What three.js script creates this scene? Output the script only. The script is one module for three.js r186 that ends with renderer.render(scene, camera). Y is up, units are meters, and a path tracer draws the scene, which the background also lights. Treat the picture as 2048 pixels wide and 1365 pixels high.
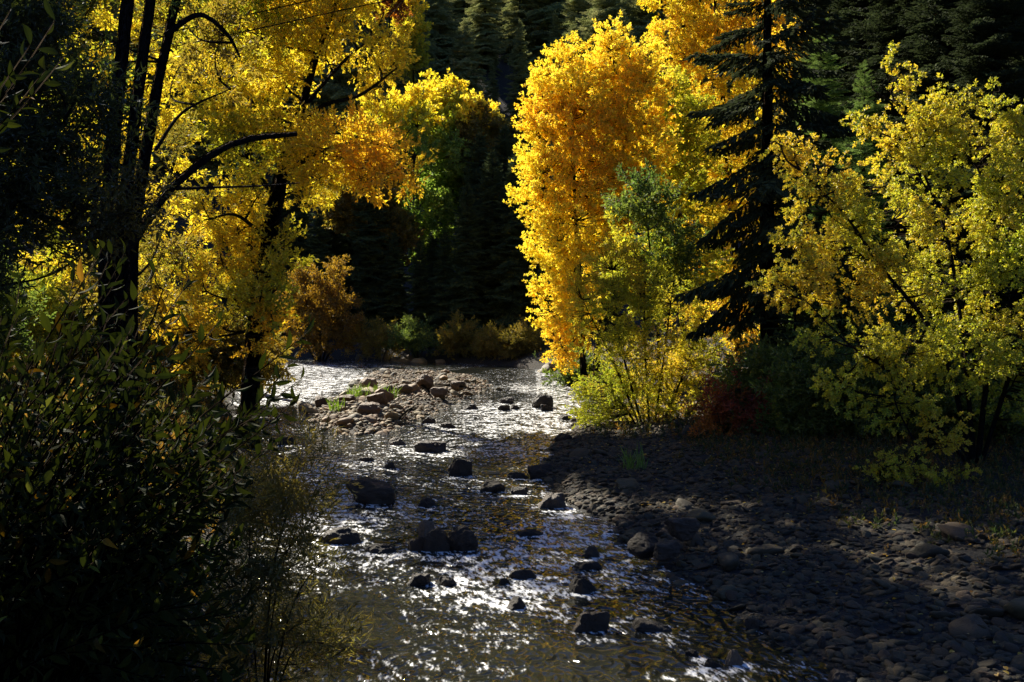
import * as THREE from 'three';
import { mergeGeometries, mergeVertices } from 'three/addons/utils/BufferGeometryUtils.js';
import { ImprovedNoise } from 'three/addons/math/ImprovedNoise.js';

// ---------------------------------------------------------------- camera, sky, sun, exposure
const F = 2000, CX = 1024, CY = 682.5, HORIZON = 600, EYE = 4;      // the photograph's lens, in its own pixels
const scene = new THREE.Scene();
const camera = new THREE.PerspectiveCamera(2 * Math.atan(CY / F) * 180 / Math.PI, 2048 / 1365, 0.1, 2000);
const PITCH = Math.atan((CY - HORIZON) / F);
camera.position.set(0, EYE, 0);
camera.rotation.x = -PITCH;

const SUN_AZ = 33 * Math.PI / 180, SUN_EL = 36 * Math.PI / 180;     // ahead and to the left
const sunDir = new THREE.Vector3(-Math.sin(SUN_AZ) * Math.cos(SUN_EL), Math.sin(SUN_EL), -Math.cos(SUN_AZ) * Math.cos(SUN_EL));
{
  const w = 256, h = 128, data = new Float32Array(w * h * 4), v = new THREE.Vector3();
  for (let j = 0; j < h; j++) for (let i = 0; i < w; i++) {
    const up = ((j + 0.5) / h - 0.5) * Math.PI, round = ((i + 0.5) / w - 0.5) * 2 * Math.PI;
    v.set(Math.cos(round) * Math.cos(up), Math.sin(up), Math.sin(round) * Math.cos(up));
    const near = Math.pow(Math.max(0, v.dot(sunDir)), 40), low = Math.pow(1 - Math.max(0, v.y), 3);
    const k = 0.3, o = (j * w + i) * 4;
    data[o] = k * (0.08 + 0.16 * low + 0.35 * near);
    data[o + 1] = k * (0.18 + 0.18 * low + 0.33 * near);
    data[o + 2] = k * (0.54 + 0.02 * low + 0.26 * near);
    data[o + 3] = 1;
  }
  const sky = new THREE.DataTexture(data, w, h, THREE.RGBAFormat, THREE.FloatType);
  sky.mapping = THREE.EquirectangularReflectionMapping; sky.magFilter = THREE.LinearFilter; sky.needsUpdate = true;
  scene.background = sky; scene.environment = sky;
}
const sun = new THREE.DirectionalLight(new THREE.Color(1, 0.92, 0.78), 5);
sun.position.copy(sunDir).multiplyScalar(150).add(new THREE.Vector3(0, 0, -40));
sun.target.position.set(0, 0, -40);
sun.castShadow = true; sun.shadow.mapSize.set(4096, 4096);
Object.assign(sun.shadow.camera, { left: -90, right: 90, top: 90, bottom: -90, near: 1, far: 400 });
scene.add(sun, sun.target);
const renderer = new THREE.WebGLRenderer({ antialias: true });
renderer.toneMapping = THREE.LinearToneMapping;
renderer.toneMappingExposure = 2.85;
renderer.shadowMap.enabled = true;

// ---------------------------------------------------------------- helpers
const V = (x, y, z) => new THREE.Vector3(x, y, z);
function rng(seed) { let a = (seed * 2654435761 + 12345) >>> 0; return () => { a = (a + 0x6d2b79f5) >>> 0; let t = Math.imul(a ^ (a >>> 15), 1 | a); t = (t + Math.imul(t ^ (t >>> 7), 61 | t)) ^ t; return ((t ^ (t >>> 14)) >>> 0) / 4294967296; }; }
const perlin = new ImprovedNoise(), noise = (x, y, z = 0) => perlin.noise(x + 100.3, y + 57.7, z + 31.1);
function fbm(x, y, z, n = 4) { let s = 0, a = 0.5; for (let i = 0; i < n; i++) { s += a * noise(x, y, z); x *= 2.03; y *= 2.03; z = z * 2.03 + 7.3; a *= 0.5; } return s; }
const { clamp, lerp, smoothstep } = THREE.MathUtils;
const ss = (a, b, x) => smoothstep(x, a, b);
// a pixel of the photograph at d metres ahead; a pixel on the level y
function ray(px, py) { const u = (px - CX) / F, v = -(py - CY) / F; return [u, v * Math.cos(PITCH) - Math.sin(PITCH), v * Math.sin(PITCH) + Math.cos(PITCH)]; }
function P(px, py, d) { const [x, y, z] = ray(px, py), t = d / z; return V(x * t, EYE + y * t, -d); }
function G(px, py, level = 0) { const [x, y, z] = ray(px, py), t = (level - EYE) / y; return V(x * t, level, -z * t); }

const used = new Map();
function numbered(name) { const n = used.get(name) ?? 0; used.set(name, n + 1); return n ? `${name}_${String(n).padStart(3, '0')}` : name; }
function tag(o, label, category, group) { o.userData.label = label; o.userData.category = category; if (group) o.userData.group = group; return o; }
function thing(name, label, category, at, group) { const o = new THREE.Group(); o.name = numbered(name); o.position.copy(at); scene.add(tag(o, label, category, group)); return o; }
function part(name, geometry, material, parent) { const m = new THREE.Mesh(geometry, material); m.name = name; m.castShadow = m.receiveShadow = true; parent.add(m); return m; }
function structure(name, geometry, material) { const m = part(name, geometry, material, scene); m.userData.kind = 'structure'; return m; }
function instances(name, geometry, material, list, parent) {           // list of [Matrix4, Color]
  const m = new THREE.InstancedMesh(geometry, material, list.length); m.name = name;
  list.forEach(([mat, col], i) => { m.setMatrixAt(i, mat); if (col) m.setColorAt(i, col); });
  m.castShadow = m.receiveShadow = true; m.userData.kind = 'stuff'; parent.add(m); return m;
}
const rgb = (r, g, b) => new THREE.Color().setRGB(r, g, b);

class Geo {
  constructor() { this.p = []; this.n = []; this.uv = []; this.c = []; this.i = []; }
  tube(points, radii, sides = 6, steps = 6, bumpy = 0) {               // tapered tube along a smooth line
    const curve = points.length > 2 ? new THREE.CatmullRomCurve3(points, false, 'centripetal') : new THREE.LineCurve3(points[0], points[1]);
    const N = steps * (points.length - 1), t = V(), a = V(), b = V(), ref = V(0.31, 0.2, 0.93), start = this.p.length / 3;
    let len = 0, prev = null;
    for (let k = 0; k <= N; k++) {
      const s = k / N, c = curve.getPoint(s), f = s * (radii.length - 1), q = Math.min(radii.length - 2, Math.floor(f)), r0 = lerp(radii[q], radii[q + 1], f - q);
      t.copy(curve.getTangent(s)); a.crossVectors(t, ref).normalize(); b.crossVectors(t, a).normalize();
      if (prev) len += c.distanceTo(prev); prev = c;
      for (let j = 0; j <= sides; j++) {
        const g = j / sides * Math.PI * 2, cx = Math.cos(g), sx = Math.sin(g), r = r0 * (1 + bumpy * noise(cx * 1.5 + c.x, sx * 1.5 + c.z, len * 1.2 / Math.max(r0 * 6, 0.1)));
        const nx = a.x * cx + b.x * sx, ny = a.y * cx + b.y * sx, nz = a.z * cx + b.z * sx;
        this.p.push(c.x + nx * r, c.y + ny * r, c.z + nz * r); this.n.push(nx, ny, nz); this.uv.push(j / sides * Math.max(1, Math.round(r0 * 6)), len * 0.8);
      }
    }
    for (let k = 0; k < N; k++) for (let j = 0; j < sides; j++) { const o = start + k * (sides + 1) + j, q = o + sides + 1; this.i.push(o, q, o + 1, q, q + 1, o + 1); }
    return this;
  }
  build(offset) {
    const g = new THREE.BufferGeometry();
    g.setAttribute('position', new THREE.Float32BufferAttribute(this.p, 3)); g.setAttribute('normal', new THREE.Float32BufferAttribute(this.n, 3));
    if (this.uv.length) g.setAttribute('uv', new THREE.Float32BufferAttribute(this.uv, 2));
    g.setIndex(this.i);
    if (offset) g.translate(-offset.x, -offset.y, -offset.z);
    return g;
  }
}
function texture(size, fn, srgb = false, repeat) {                     // fn(u, v) -> [r, g, b] 0..1
  const data = new Uint8Array(size * size * 4);
  for (let j = 0; j < size; j++) for (let i = 0; i < size; i++) { const c = fn(i / size, j / size), o = (j * size + i) * 4; data[o] = 255 * clamp(c[0], 0, 1); data[o + 1] = 255 * clamp(c[1], 0, 1); data[o + 2] = 255 * clamp(c[2], 0, 1); data[o + 3] = 255; }
  const t = new THREE.DataTexture(data, size, size); t.magFilter = THREE.LinearFilter; t.wrapS = t.wrapT = THREE.RepeatWrapping; if (srgb) t.colorSpace = THREE.SRGBColorSpace; if (repeat) t.repeat.set(...repeat); t.needsUpdate = true; return t;
}
function tileNoise(u, v, f, z = 0) {                                    // noise that repeats after one tile
  const a = noise(u * f, v * f, z), b = noise((u - 1) * f, v * f, z), c = noise(u * f, (v - 1) * f, z), d = noise((u - 1) * f, (v - 1) * f, z), q = (1 - u) * (1 - v), w = u * (1 - v), e = (1 - u) * v, r = u * v;
  return (a * q + b * w + c * e + d * r) / Math.sqrt(q * q + w * w + e * e + r * r);
}

// ---------------------------------------------------------------- the lie of the land
const BANK_R = [[6, -12], [4.6, 2], [3.9, 8], [3.5, 10.5], [3.0, 12.7], [2.3, 15], [1.6, 18.2], [0.9, 20.5], [0.7, 22.5], [1.2, 27.6], [2.1, 32], [3.0, 40], [2.6, 47], [2.0, 57], [-0.7, 61.5], [-8, 66.5], [-16.5, 70], [-30, 73], [-70, 78]];
const BANK_L = [[-70, 66], [-30, 63], [-20, 59], [-15.5, 53], [-12.5, 45], [-9.3, 33], [-6.6, 25], [-4.8, 18], [-3.3, 12], [-2.5, 7], [-2.4, -12]];
const RIVER = [...BANK_R, ...BANK_L];
const BAR = [[590, 818], [605, 846], [628, 868], [700, 876], [800, 868], [850, 846], [905, 822], [960, 795], [1000, 772], [985, 757], [930, 748], [820, 744], [730, 742], [705, 756], [660, 790]].map(([x, y]) => { const p = G(x, y); return [p.x, -p.z]; });
function signed(poly, x, d) {                                           // distance to a polygon, negative inside
  let best = 1e9, inside = false;
  for (let i = 0, j = poly.length - 1; i < poly.length; j = i++) {
    const [ax, ay] = poly[j], [bx, by] = poly[i], ex = bx - ax, ey = by - ay, wx = x - ax, wy = d - ay, t = clamp((wx * ex + wy * ey) / (ex * ex + ey * ey), 0, 1), qx = wx - ex * t, qy = wy - ey * t;
    best = Math.min(best, qx * qx + qy * qy);
    if ((ay > d) !== (by > d) && x < ax + (d - ay) / (by - ay) * ex) inside = !inside;
  }
  return Math.sqrt(best) * (inside ? -1 : 1);
}
function ground(x, d) {
  const s = signed(RIVER, x, d) + 0.35 * noise(x * 0.7, d * 0.7, 3);
  let y;
  if (s < 0) y = -0.05 - 0.55 * ss(0, 1.3, -s);
  else {
    const right = ss(-2, 3, x - 0.02 * d) * (1 - ss(50, 58, d)), far = ss(58, 66, d + x * 0.05), left = Math.max(0, 1 - right - far);
    y = right * (0.13 * Math.min(s, 5) + 0.05 * Math.min(Math.max(0, s - 5), 30)) + left * (1.5 * (1 - Math.exp(-s * 0.5)) + 0.03 * Math.min(s, 30)) + far * (1.1 * (1 - Math.exp(-s * 0.45)) + 0.03 * Math.min(s, 30));
    y += 0.05 * noise(x * 0.9, d * 0.9, 9) * ss(0, 1, s);
  }
  const rise = d - 84 - 6 * noise(x * 0.02, 5.5, 1);
  if (rise > 0) y += 0.5 * rise * ss(0, 20, rise) + 5 * noise(x * 0.03, d * 0.03, 2) * ss(0, 30, rise);
  return y;
}
function barHeight(x, d) { const s = -signed(BAR, x, d); return s < -0.6 ? -0.5 : -0.28 + 0.44 * ss(-0.6, 1.6, s) + 0.08 * ss(0.5, 3, s) + 0.05 * noise(x * 1.3, d * 1.3, 4); }
const groundAt = (x, d) => Math.max(ground(x, d), barHeight(x, d));
function sheet(xs, ds, height, keep = () => true, uvScale = 1) {
  const pos = [], uv = [], idx = [], id = new Map();
  const vert = (i, j) => { const k = j * xs.length + i; if (!id.has(k)) { id.set(k, pos.length / 3); pos.push(xs[i], height(xs[i], ds[j]), -ds[j]); uv.push(xs[i] * uvScale, ds[j] * uvScale); } return id.get(k); };
  for (let j = 0; j + 1 < ds.length; j++) for (let i = 0; i + 1 < xs.length; i++) {
    if (!keep((xs[i] + xs[i + 1]) / 2, (ds[j] + ds[j + 1]) / 2)) continue;
    const a = vert(i, j), b = vert(i + 1, j), c = vert(i, j + 1), e = vert(i + 1, j + 1);
    idx.push(a, b, c, b, e, c);
  }
  const g = new THREE.BufferGeometry();
  g.setAttribute('position', new THREE.Float32BufferAttribute(pos, 3)); g.setAttribute('uv', new THREE.Float32BufferAttribute(uv, 2)); g.setIndex(idx); g.computeVertexNormals(); return g;
}
const range = (a, b, step) => { const n = Math.round((b - a) / step); return Array.from({ length: n + 1 }, (_, i) => a + (b - a) * i / n); };

// ---------------------------------------------------------------- materials
const grainTex = texture(512, (u, v) => { let s = 0.5 + 0.45 * tileNoise(u, v, 8) + 0.3 * tileNoise(u, v, 20, 3) + 0.25 * tileNoise(u, v, 47, 5) + 0.2 * tileNoise(u, v, 110, 8); return [s, s, s]; });
const soilTex = texture(1024, (u, v) => {
  const a = 0.5 + 0.5 * tileNoise(u, v, 9) + 0.25 * tileNoise(u, v, 30, 4), b = tileNoise(u, v, 90, 2), c = tileNoise(u, v, 60, 12);
  const leaf = ss(0.28, 0.36, b) * 0.8, green = ss(0.25, 0.4, c) * 0.5;
  return [0.09 + 0.05 * a + leaf * 0.2, 0.075 + 0.045 * a + leaf * 0.12 + green * 0.08, 0.045 + 0.035 * a + leaf * 0.01];
}, true);
soilTex.repeat.set(1 / 3, 1 / 3);
const shingleTex = texture(1024, (u, v) => {
  const a = 0.5 + 0.5 * tileNoise(u, v, 14) + 0.3 * tileNoise(u, v, 50, 4) + 0.25 * tileNoise(u, v, 120, 7), r = 0.05 * tileNoise(u, v, 22, 9);
  return [0.09 + 0.13 * a + r, 0.08 + 0.11 * a, 0.06 + 0.09 * a];
}, true);
shingleTex.repeat.set(0.5, 0.5);
const grain = (rx, ry) => { const t = grainTex.clone(); t.repeat.set(rx, ry); t.needsUpdate = true; return t; };
const soil = new THREE.MeshStandardMaterial({ map: soilTex, roughness: 0.95, bumpMap: grain(0.8, 0.8), bumpScale: 0.04 });
const shadedShingle = new THREE.MeshStandardMaterial({ map: shingleTex, color: rgb(0.28, 0.275, 0.22), roughness: 0.9, bumpMap: grain(1.2, 1.2), bumpScale: 0.03 });  // shingle darkened: shade on the shore and between its stones painted in
const shingle = new THREE.MeshStandardMaterial({ map: shingleTex, roughness: 0.9, bumpMap: grain(1.2, 1.2), bumpScale: 0.03 });
const rock = new THREE.MeshPhysicalMaterial({ vertexColors: true, roughness: 0.6, specularIntensity: 0.5, bumpMap: grain(3, 2), bumpScale: 0.02 });
const shadedPebble = new THREE.MeshStandardMaterial({ vertexColors: true, color: rgb(0.34, 0.335, 0.275), roughness: 0.8, bumpMap: grain(1.5, 1), bumpScale: 0.008 });  // pebble colour darkened to carry the shade of the right shore
const pebble = new THREE.MeshStandardMaterial({ vertexColors: true, roughness: 0.75, bumpMap: grain(1.5, 1), bumpScale: 0.008 });
const barkTex = texture(512, (u, v) => { const s = 0.5 + 0.7 * Math.abs(tileNoise(u, v * 0.999, 14)) - 0.35 * Math.abs(tileNoise(u, v, 40, 5)) + 0.2 * tileNoise(u, v, 60, 3); return [s, s, s]; });
const barkTone = texture(256, (u, v) => { const s = 0.5 + 0.4 * tileNoise(u, v, 10, 2) + 0.3 * tileNoise(u, v, 34, 6); return [0.26 + 0.12 * s, 0.22 + 0.11 * s, 0.18 + 0.1 * s]; }, true);
const barkBump = barkTex.clone(); barkBump.repeat.set(1, 0.6); barkBump.needsUpdate = true;
const bark = new THREE.MeshStandardMaterial({ map: barkTone, roughness: 0.95, bumpMap: barkBump, bumpScale: 0.05 });
const darkBark = new THREE.MeshStandardMaterial({ map: barkTone, color: rgb(0.55, 0.5, 0.45), roughness: 0.95, bumpMap: barkBump, bumpScale: 0.05 });
const twigWood = new THREE.MeshStandardMaterial({ color: rgb(0.07, 0.055, 0.04), roughness: 0.85 });
const paleTwig = new THREE.MeshStandardMaterial({ color: rgb(0.28, 0.25, 0.21), roughness: 0.8 });
const leafMat = (through = 0.5, coat = 0.25) => new THREE.MeshPhysicalMaterial({ vertexColors: true, side: THREE.DoubleSide, roughness: 0.92, transmission: through, thickness: 0, clearcoat: coat, clearcoatRoughness: 0.38, specularIntensity: 0.4 });
const leafy = leafMat(0.66, 0.12), glossyLeaf = leafMat(0.55, 0.45), needles = new THREE.MeshPhysicalMaterial({ vertexColors: true, side: THREE.DoubleSide, roughness: 1, specularIntensity: 0.15, transmission: 0.3, thickness: 0 });

// ---------------------------------------------------------------- leaves on twigs
function leafShape(out, base, dir, nrm, L, W, tint, fold = 0.25, curl = 0.15) {   // a pointed oval, folded along its rib
  const side = V().crossVectors(dir, nrm).normalize(), up = V().crossVectors(side, dir).normalize();
  const at = (t, s, h) => base.clone().addScaledVector(dir, t * L).addScaledVector(side, s * W / 2).addScaledVector(up, h * W - curl * L * t * t);
  const b = at(0, 0, 0), l1 = at(0.28, 0.85, fold), l2 = at(0.6, 0.8, fold), r1 = at(0.28, -0.85, fold), r2 = at(0.6, -0.8, fold), tip = at(1, 0, 0), mid = at(0.45, 0, 0);
  for (const [x, y, z] of [[b, mid, l1], [l1, mid, l2], [l2, mid, tip], [b, r1, mid], [r1, r2, mid], [r2, tip, mid]]) for (const q of [x, y, z]) { out.p.push(q.x, q.y, q.z); out.c.push(...tint); }
}
function leafGeometry(out) {
  const g = new THREE.BufferGeometry();
  g.setAttribute('position', new THREE.Float32BufferAttribute(out.p, 3)); g.setAttribute('color', new THREE.Float32BufferAttribute(out.c, 3)); g.computeVertexNormals(); return g;
}
function sprig(seed, n, L, W, len, wild = 0.9) {                        // n leaves spread along a twig that runs up y, one leaf long L = 1 unit when L is 1
  const R = rng(seed), out = { p: [], c: [] };
  for (let k = 0; k < n; k++) {
    const t = (k + 0.5) / n, az = k * 2.4 + R() * 1.2, el = lerp(0.2, 1.2, t) + (R() - 0.5) * wild;
    const dir = V(Math.cos(az) * Math.cos(el), Math.sin(el), Math.sin(az) * Math.cos(el)).normalize(), nrm = V(R() - 0.5, R() - 0.2, R() - 0.5).normalize();
    const s = 0.7 + 0.5 * R(), b = 0.75 + 0.4 * R(), w = (R() - 0.5) * 0.16;
    leafShape(out, V((R() - 0.5) * 0.25 * len, t * len, (R() - 0.5) * 0.25 * len), dir, nrm, L * s, W * s, [b * (1 + w), b * (1 - w * 0.6), b], 0.15 + 0.2 * R(), 0.1 + 0.25 * R());
  }
  return leafGeometry(out);
}
const SPRIGS = {
  broad: [1, 2, 3].map((s) => sprig(s, 9, 1, 0.72, 1.9)),
  oval: [4, 5, 6].map((s) => sprig(s, 9, 1, 0.5, 2.2)),
  lance: [7, 8, 9].map((s) => sprig(s, 10, 1, 0.3, 2.4)),
  narrow: [10, 11].map((s) => sprig(s, 13, 1, 0.12, 2.6, 0.5)),
};
const Y = V(0, 1, 0);
function facing(dir, spin) { return new THREE.Quaternion().setFromUnitVectors(Y, dir).multiply(new THREE.Quaternion().setFromAxisAngle(Y, spin)); }

// lobes: [px, py, half width, half height, distance, palette]; o.leaf is the leaf's length in photo pixels at that distance
function foliage(lobes, o, base, skeleton, twigs) {
  const R = rng(o.seed), list = [], total = lobes.reduce((s, l) => s + Math.sqrt(l[2] * l[3]) * Math.sqrt(l[2] * l[3]), 0);
  const pal = o.palettes, c = V(), dir = V(), col = new THREE.Color();
  for (const [px, py, rx, ry, d, pi = 0] of lobes) {
    const m = d / F, C = P(px, py, d), r = V(rx * m, ry * m, (rx + ry) / 2 * m * (o.depth ?? 1)), leaf = o.leaf * m, n = Math.max(3, Math.round(o.clusters * (rx * ry) / total));
    for (let k = 0; k < n; k++) {
      let x, y, z, q; do { x = R() * 2 - 1; y = R() * 2 - 1; z = R() * 2 - 1; q = Math.sqrt(x * x + y * y + z * z); } while (q > 1 || q < 0.05);
      const f = Math.pow(q, o.outer ?? 0.55) / q * (1 + 0.35 * (R() - 0.3)); c.set(C.x + x * r.x * f, C.y + y * r.y * f, C.z + z * r.z * f);
      const gap = fbm(c.x * (o.gapFreq ?? 0.9), c.y * (o.gapFreq ?? 0.9), c.z * (o.gapFreq ?? 0.9) + o.seed, 2);
      if (gap < (o.gap ?? -0.16)) continue;
      if (c.y < groundAt(c.x, -c.z) + 0.1) continue;
      const out = V(x / r.x, y / r.y, z / r.z).normalize(), tone = fbm(c.x * 0.45, c.y * 0.45, c.z * 0.45 + 3.3 * o.seed, 2) * 2.2 + 0.5;
      const spread = (o.spread ?? 2.6) * leaf, S = o.sprigs ?? 9, axis = out.clone().multiplyScalar(0.8).add(V(R() - 0.5, (o.lift ?? 0.3) + (R() - 0.5) * 0.6, R() - 0.5)).normalize();
      if (skeleton && twigs && R() < (o.twigShare ?? 0.7)) {             // a twig from the nearest limb
        let best = null, bd = 1e9; for (const s of skeleton) { const e = s.distanceToSquared(c) + Math.max(0, s.y - c.y) * 2; if (e < bd) { bd = e; best = s; } }
        const mid = best.clone().lerp(c, 0.5).add(V((R() - 0.5) * 0.2, -0.06 * Math.sqrt(bd) + (R() - 0.5) * 0.1, (R() - 0.5) * 0.2)), w = (o.twig ?? 0.9) * m * (0.7 + 0.6 * R());
        twigs.tube([best, mid, c.clone().addScaledVector(axis, spread * 0.7)], [w * 1.6, w, w * 0.4], 4, 3);
      }
      for (let s = 0; s < S; s++) {
        const a = (R() - 0.45) * 2.7, g = () => (R() + R() + R() - 1.5) * 0.75 * (1.25 - Math.abs(a) * 0.45);
        const p = c.clone().addScaledVector(axis, a * spread).add(V(g() * spread, g() * spread * 0.75, g() * spread));
        dir.copy(axis).multiplyScalar(0.7).add(V(R() - 0.5, R() - 0.55 + (o.hang ? -0.5 : 0), R() - 0.5)).normalize();
        const sc = leaf * (0.75 + 0.5 * R()), [A, B] = pal[pi];
        col.copy(A).lerp(B, clamp(tone + (R() - 0.5) * 0.5, 0, 1)).multiplyScalar(0.8 + 0.4 * R());
        list.push([new THREE.Matrix4().compose(p.sub(base), facing(dir, R() * 6.28), V(sc, sc, sc)), col.clone()]);
      }
    }
  }
  return list;
}
// a leafy tree or shrub: stems are [[px, py, d] ...] with radii in photo pixels; every stem is a part
function leafyPlant(name, label, category, stems, lobes, o, group) {
  const first = stems[0].line[0], base = P(...first); base.y = groundAt(base.x, -base.z) - 0.05;
  const t = thing(name, label, category, base, group), skeleton = [], twigs = new Geo();
  stems.forEach((s, k) => {
    const pts = s.line.map((q) => P(...q)); if (!s.free) pts[0].y = Math.min(pts[0].y, groundAt(pts[0].x, -pts[0].z) - 0.1);
    const rad = s.r.map((r, i) => r * s.line[Math.round(i * (s.line.length - 1) / Math.max(1, s.r.length - 1))][2] / F);
    part(s.name ?? (k ? 'limb' : 'trunk'), new Geo().tube(pts, rad, s.sides ?? 9, 9, s.bumpy ?? 0.25).build(base), o.bark ?? bark, t);
    const curve = pts.length > 2 ? new THREE.CatmullRomCurve3(pts, false, 'centripetal') : new THREE.LineCurve3(...pts);
    for (let q = 2; q <= 14; q++) skeleton.push(curve.getPoint(q / 14));
  });
  if (o.limbs !== false) {                                               // a bough from the nearest stem to the middle of each mass of leaves
    const R = rng(o.seed + 500), boughs = new Geo(), more = [];
    for (const [px, py, rx, ry, d] of lobes) {
      const C = P(px, py, d); let best = null, bd = 1e9; for (const s of skeleton) { const e = s.distanceToSquared(C) + Math.max(0, s.y - C.y + 0.3) * 6; if (e < bd) { bd = e; best = s; } }
      const len = Math.sqrt(bd), w = (o.bough ?? 2.2) * d / F, mid = best.clone().lerp(C, 0.5).add(V((R() - 0.5) * 0.25 * len, -0.08 * len, (R() - 0.5) * 0.25 * len)), end = C.clone().add(V((R() - 0.5) * rx * d / F, ry * d / F * 0.7, (R() - 0.5) * rx * d / F));
      boughs.tube([best, mid, C, end], [w * 1.5, w, w * 0.7, w * 0.3], 6, 4, 0.2);
      const cv = new THREE.CatmullRomCurve3([best, mid, C, end]); for (let q = 2; q <= 8; q++) more.push(cv.getPoint(q / 8));
    }
    skeleton.push(...more);
    part('branch', boughs.build(base), o.bark ?? bark, t).userData.kind = 'stuff';
  }
  const list = foliage(lobes, o, base, skeleton, twigs);
  if (twigs.p.length) part('twig', twigs.build(base), o.twigMat ?? twigWood, t).userData.kind = 'stuff';
  const kinds = SPRIGS[o.kind ?? 'broad'], crown = instances('crown', kinds[o.seed % kinds.length], o.mat ?? leafy, list, t);
  return t;
}

// ---------------------------------------------------------------- conifers
function spruceBranch(seed, twigs, hang, fine = 1) {                               // runs along x, one unit long, sags and lifts at the tip
  const R = rng(seed), out = { p: [], c: [] }, spine = (x) => V(x, 0.1 * x - 0.42 * x * x + 0.26 * x * x * x, 0.06 * Math.sin(x * 5 + seed));
  const tri = (a, b, c, t) => { for (const q of [a, b, c]) { out.p.push(q.x, q.y, q.z); out.c.push(t, t, t); } };
  const sliver = (a, dir, L, W, t) => { const n = V(R() - 0.5, R() - 0.5, R() - 0.5).cross(dir).normalize().multiplyScalar(W / 2), m = a.clone().addScaledVector(dir, L * 0.45); tri(a, m.clone().add(n), m.clone().sub(n), t); tri(m.clone().add(n), a.clone().addScaledVector(dir, L), m.clone().sub(n), t); };
  for (let k = 0; k < 10; k++) { const a = spine(k / 10), b = spine((k + 1) / 10), w = 0.014 * (1 - k / 11); tri(a.clone().add(V(0, w, 0)), b, a.clone().add(V(0, -w, w)), 0.35); tri(a.clone().add(V(0, w, 0)), a.clone().add(V(0, -w, -w)), b, 0.35); }
  for (let k = 0; k < twigs; k++) {
    const x = 0.12 + 0.88 * (k + R()) / twigs, side = k % 2 ? 1 : -1, a = spine(x), L = (0.1 + 0.3 * (1 - x) * Math.min(1, x * 4)) * (0.7 + 0.6 * R()), droop = hang * (0.4 + 0.8 * R());
    const dir = V(0.55 + 0.3 * R(), -droop, side * (0.75 + 0.2 * R())).normalize();
    for (let s = 0; s < 7; s++) {
      const p = a.clone().addScaledVector(dir, L * s / 7), d2 = dir.clone().add(V((R() - 0.3) * 0.9, (R() - 0.55) * 0.8, (R() - 0.5) * 1.2)).normalize();
      sliver(p, d2, (0.07 + 0.06 * R()) * fine, (0.03 + 0.014 * R()) * fine, 0.7 + 0.6 * R());
    }
  }
  return leafGeometry(out);
}
const BRANCH = { fuzzy: spruceBranch(5, 74, 0.2, 0.6), dense: spruceBranch(3, 34, 0.25), weeping: spruceBranch(8, 40, 0.75) };
function coniferParts(seed, H, Rad, o = {}) {
  const R = rng(seed), list = [], from = o.from ?? 0.06, col = new THREE.Color(), A = o.tone ?? rgb(0.035, 0.055, 0.022), B = o.tone2 ?? rgb(0.06, 0.08, 0.03);
  for (let y = from * H; y < H * 0.99;) {
    const t = y / H, n = o.perWhorl ?? 7, L0 = Rad * Math.pow(1 - t, o.power ?? 0.85) * (0.65 + 0.35 * Math.min(1, (t - from) * 8 + 0.4)) + 0.12, turn = R() * 6.28;
    for (let k = 0; k < n; k++) {
      if (R() < (o.missing ?? 0.08)) continue;
      const az = turn + k / n * 6.28 + (R() - 0.5) * 0.7, L = L0 * (0.6 + 0.55 * R()), tilt = lerp(o.low ?? -0.22, 0.55, t * t) + (R() - 0.5) * (o.loose ?? 0.3);
      const q = new THREE.Quaternion().setFromEuler(new THREE.Euler((R() - 0.5) * 0.4, az, tilt, 'YZX')), s = Math.max(L, 0.25);
      col.copy(A).lerp(B, R()).multiplyScalar(0.8 + 0.4 * R());
      list.push([new THREE.Matrix4().compose(V(0, y + (R() - 0.5) * (o.step ?? 0.34) * 1.2, 0), q, V(s, s * (o.fat ?? 1), s * (o.fat ?? 1))), col.clone()]);
    }
    y += (o.step ?? 0.34) * (0.7 + 0.6 * R()) * (0.35 + 0.65 * (1 - t));
  }
  return list;
}
function conifer(name, label, at, seed, H, Rad, o = {}, group) {
  const t = thing(name, label, 'conifer', at, group);
  part('trunk', new Geo().tube([V(0, -0.3, 0), V(0.02 * H * (o.lean ?? 0), H * 0.5, 0), V(0.03 * H * (o.lean ?? 0), H * 0.99, 0)], [o.girth ?? H * 0.014, (o.girth ?? H * 0.014) * 0.6, 0.02], 9, 8, 0.15).build(), darkBark, t);
  instances('crown', BRANCH[o.kind ?? 'dense'], needles, coniferParts(seed, H, Rad, o), t);
  return t;
}
function copyOf(proto, label, at, turn, scale, group) {
  const c = proto.clone(); c.name = numbered(proto.name.replace(/_\d+$/, '')); c.position.copy(at); c.rotation.y = turn; c.scale.set(scale[0], scale[1], scale[0]);
  c.userData = { label, category: 'conifer' }; if (group) c.userData.group = group; scene.add(c); return c;
}

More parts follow.
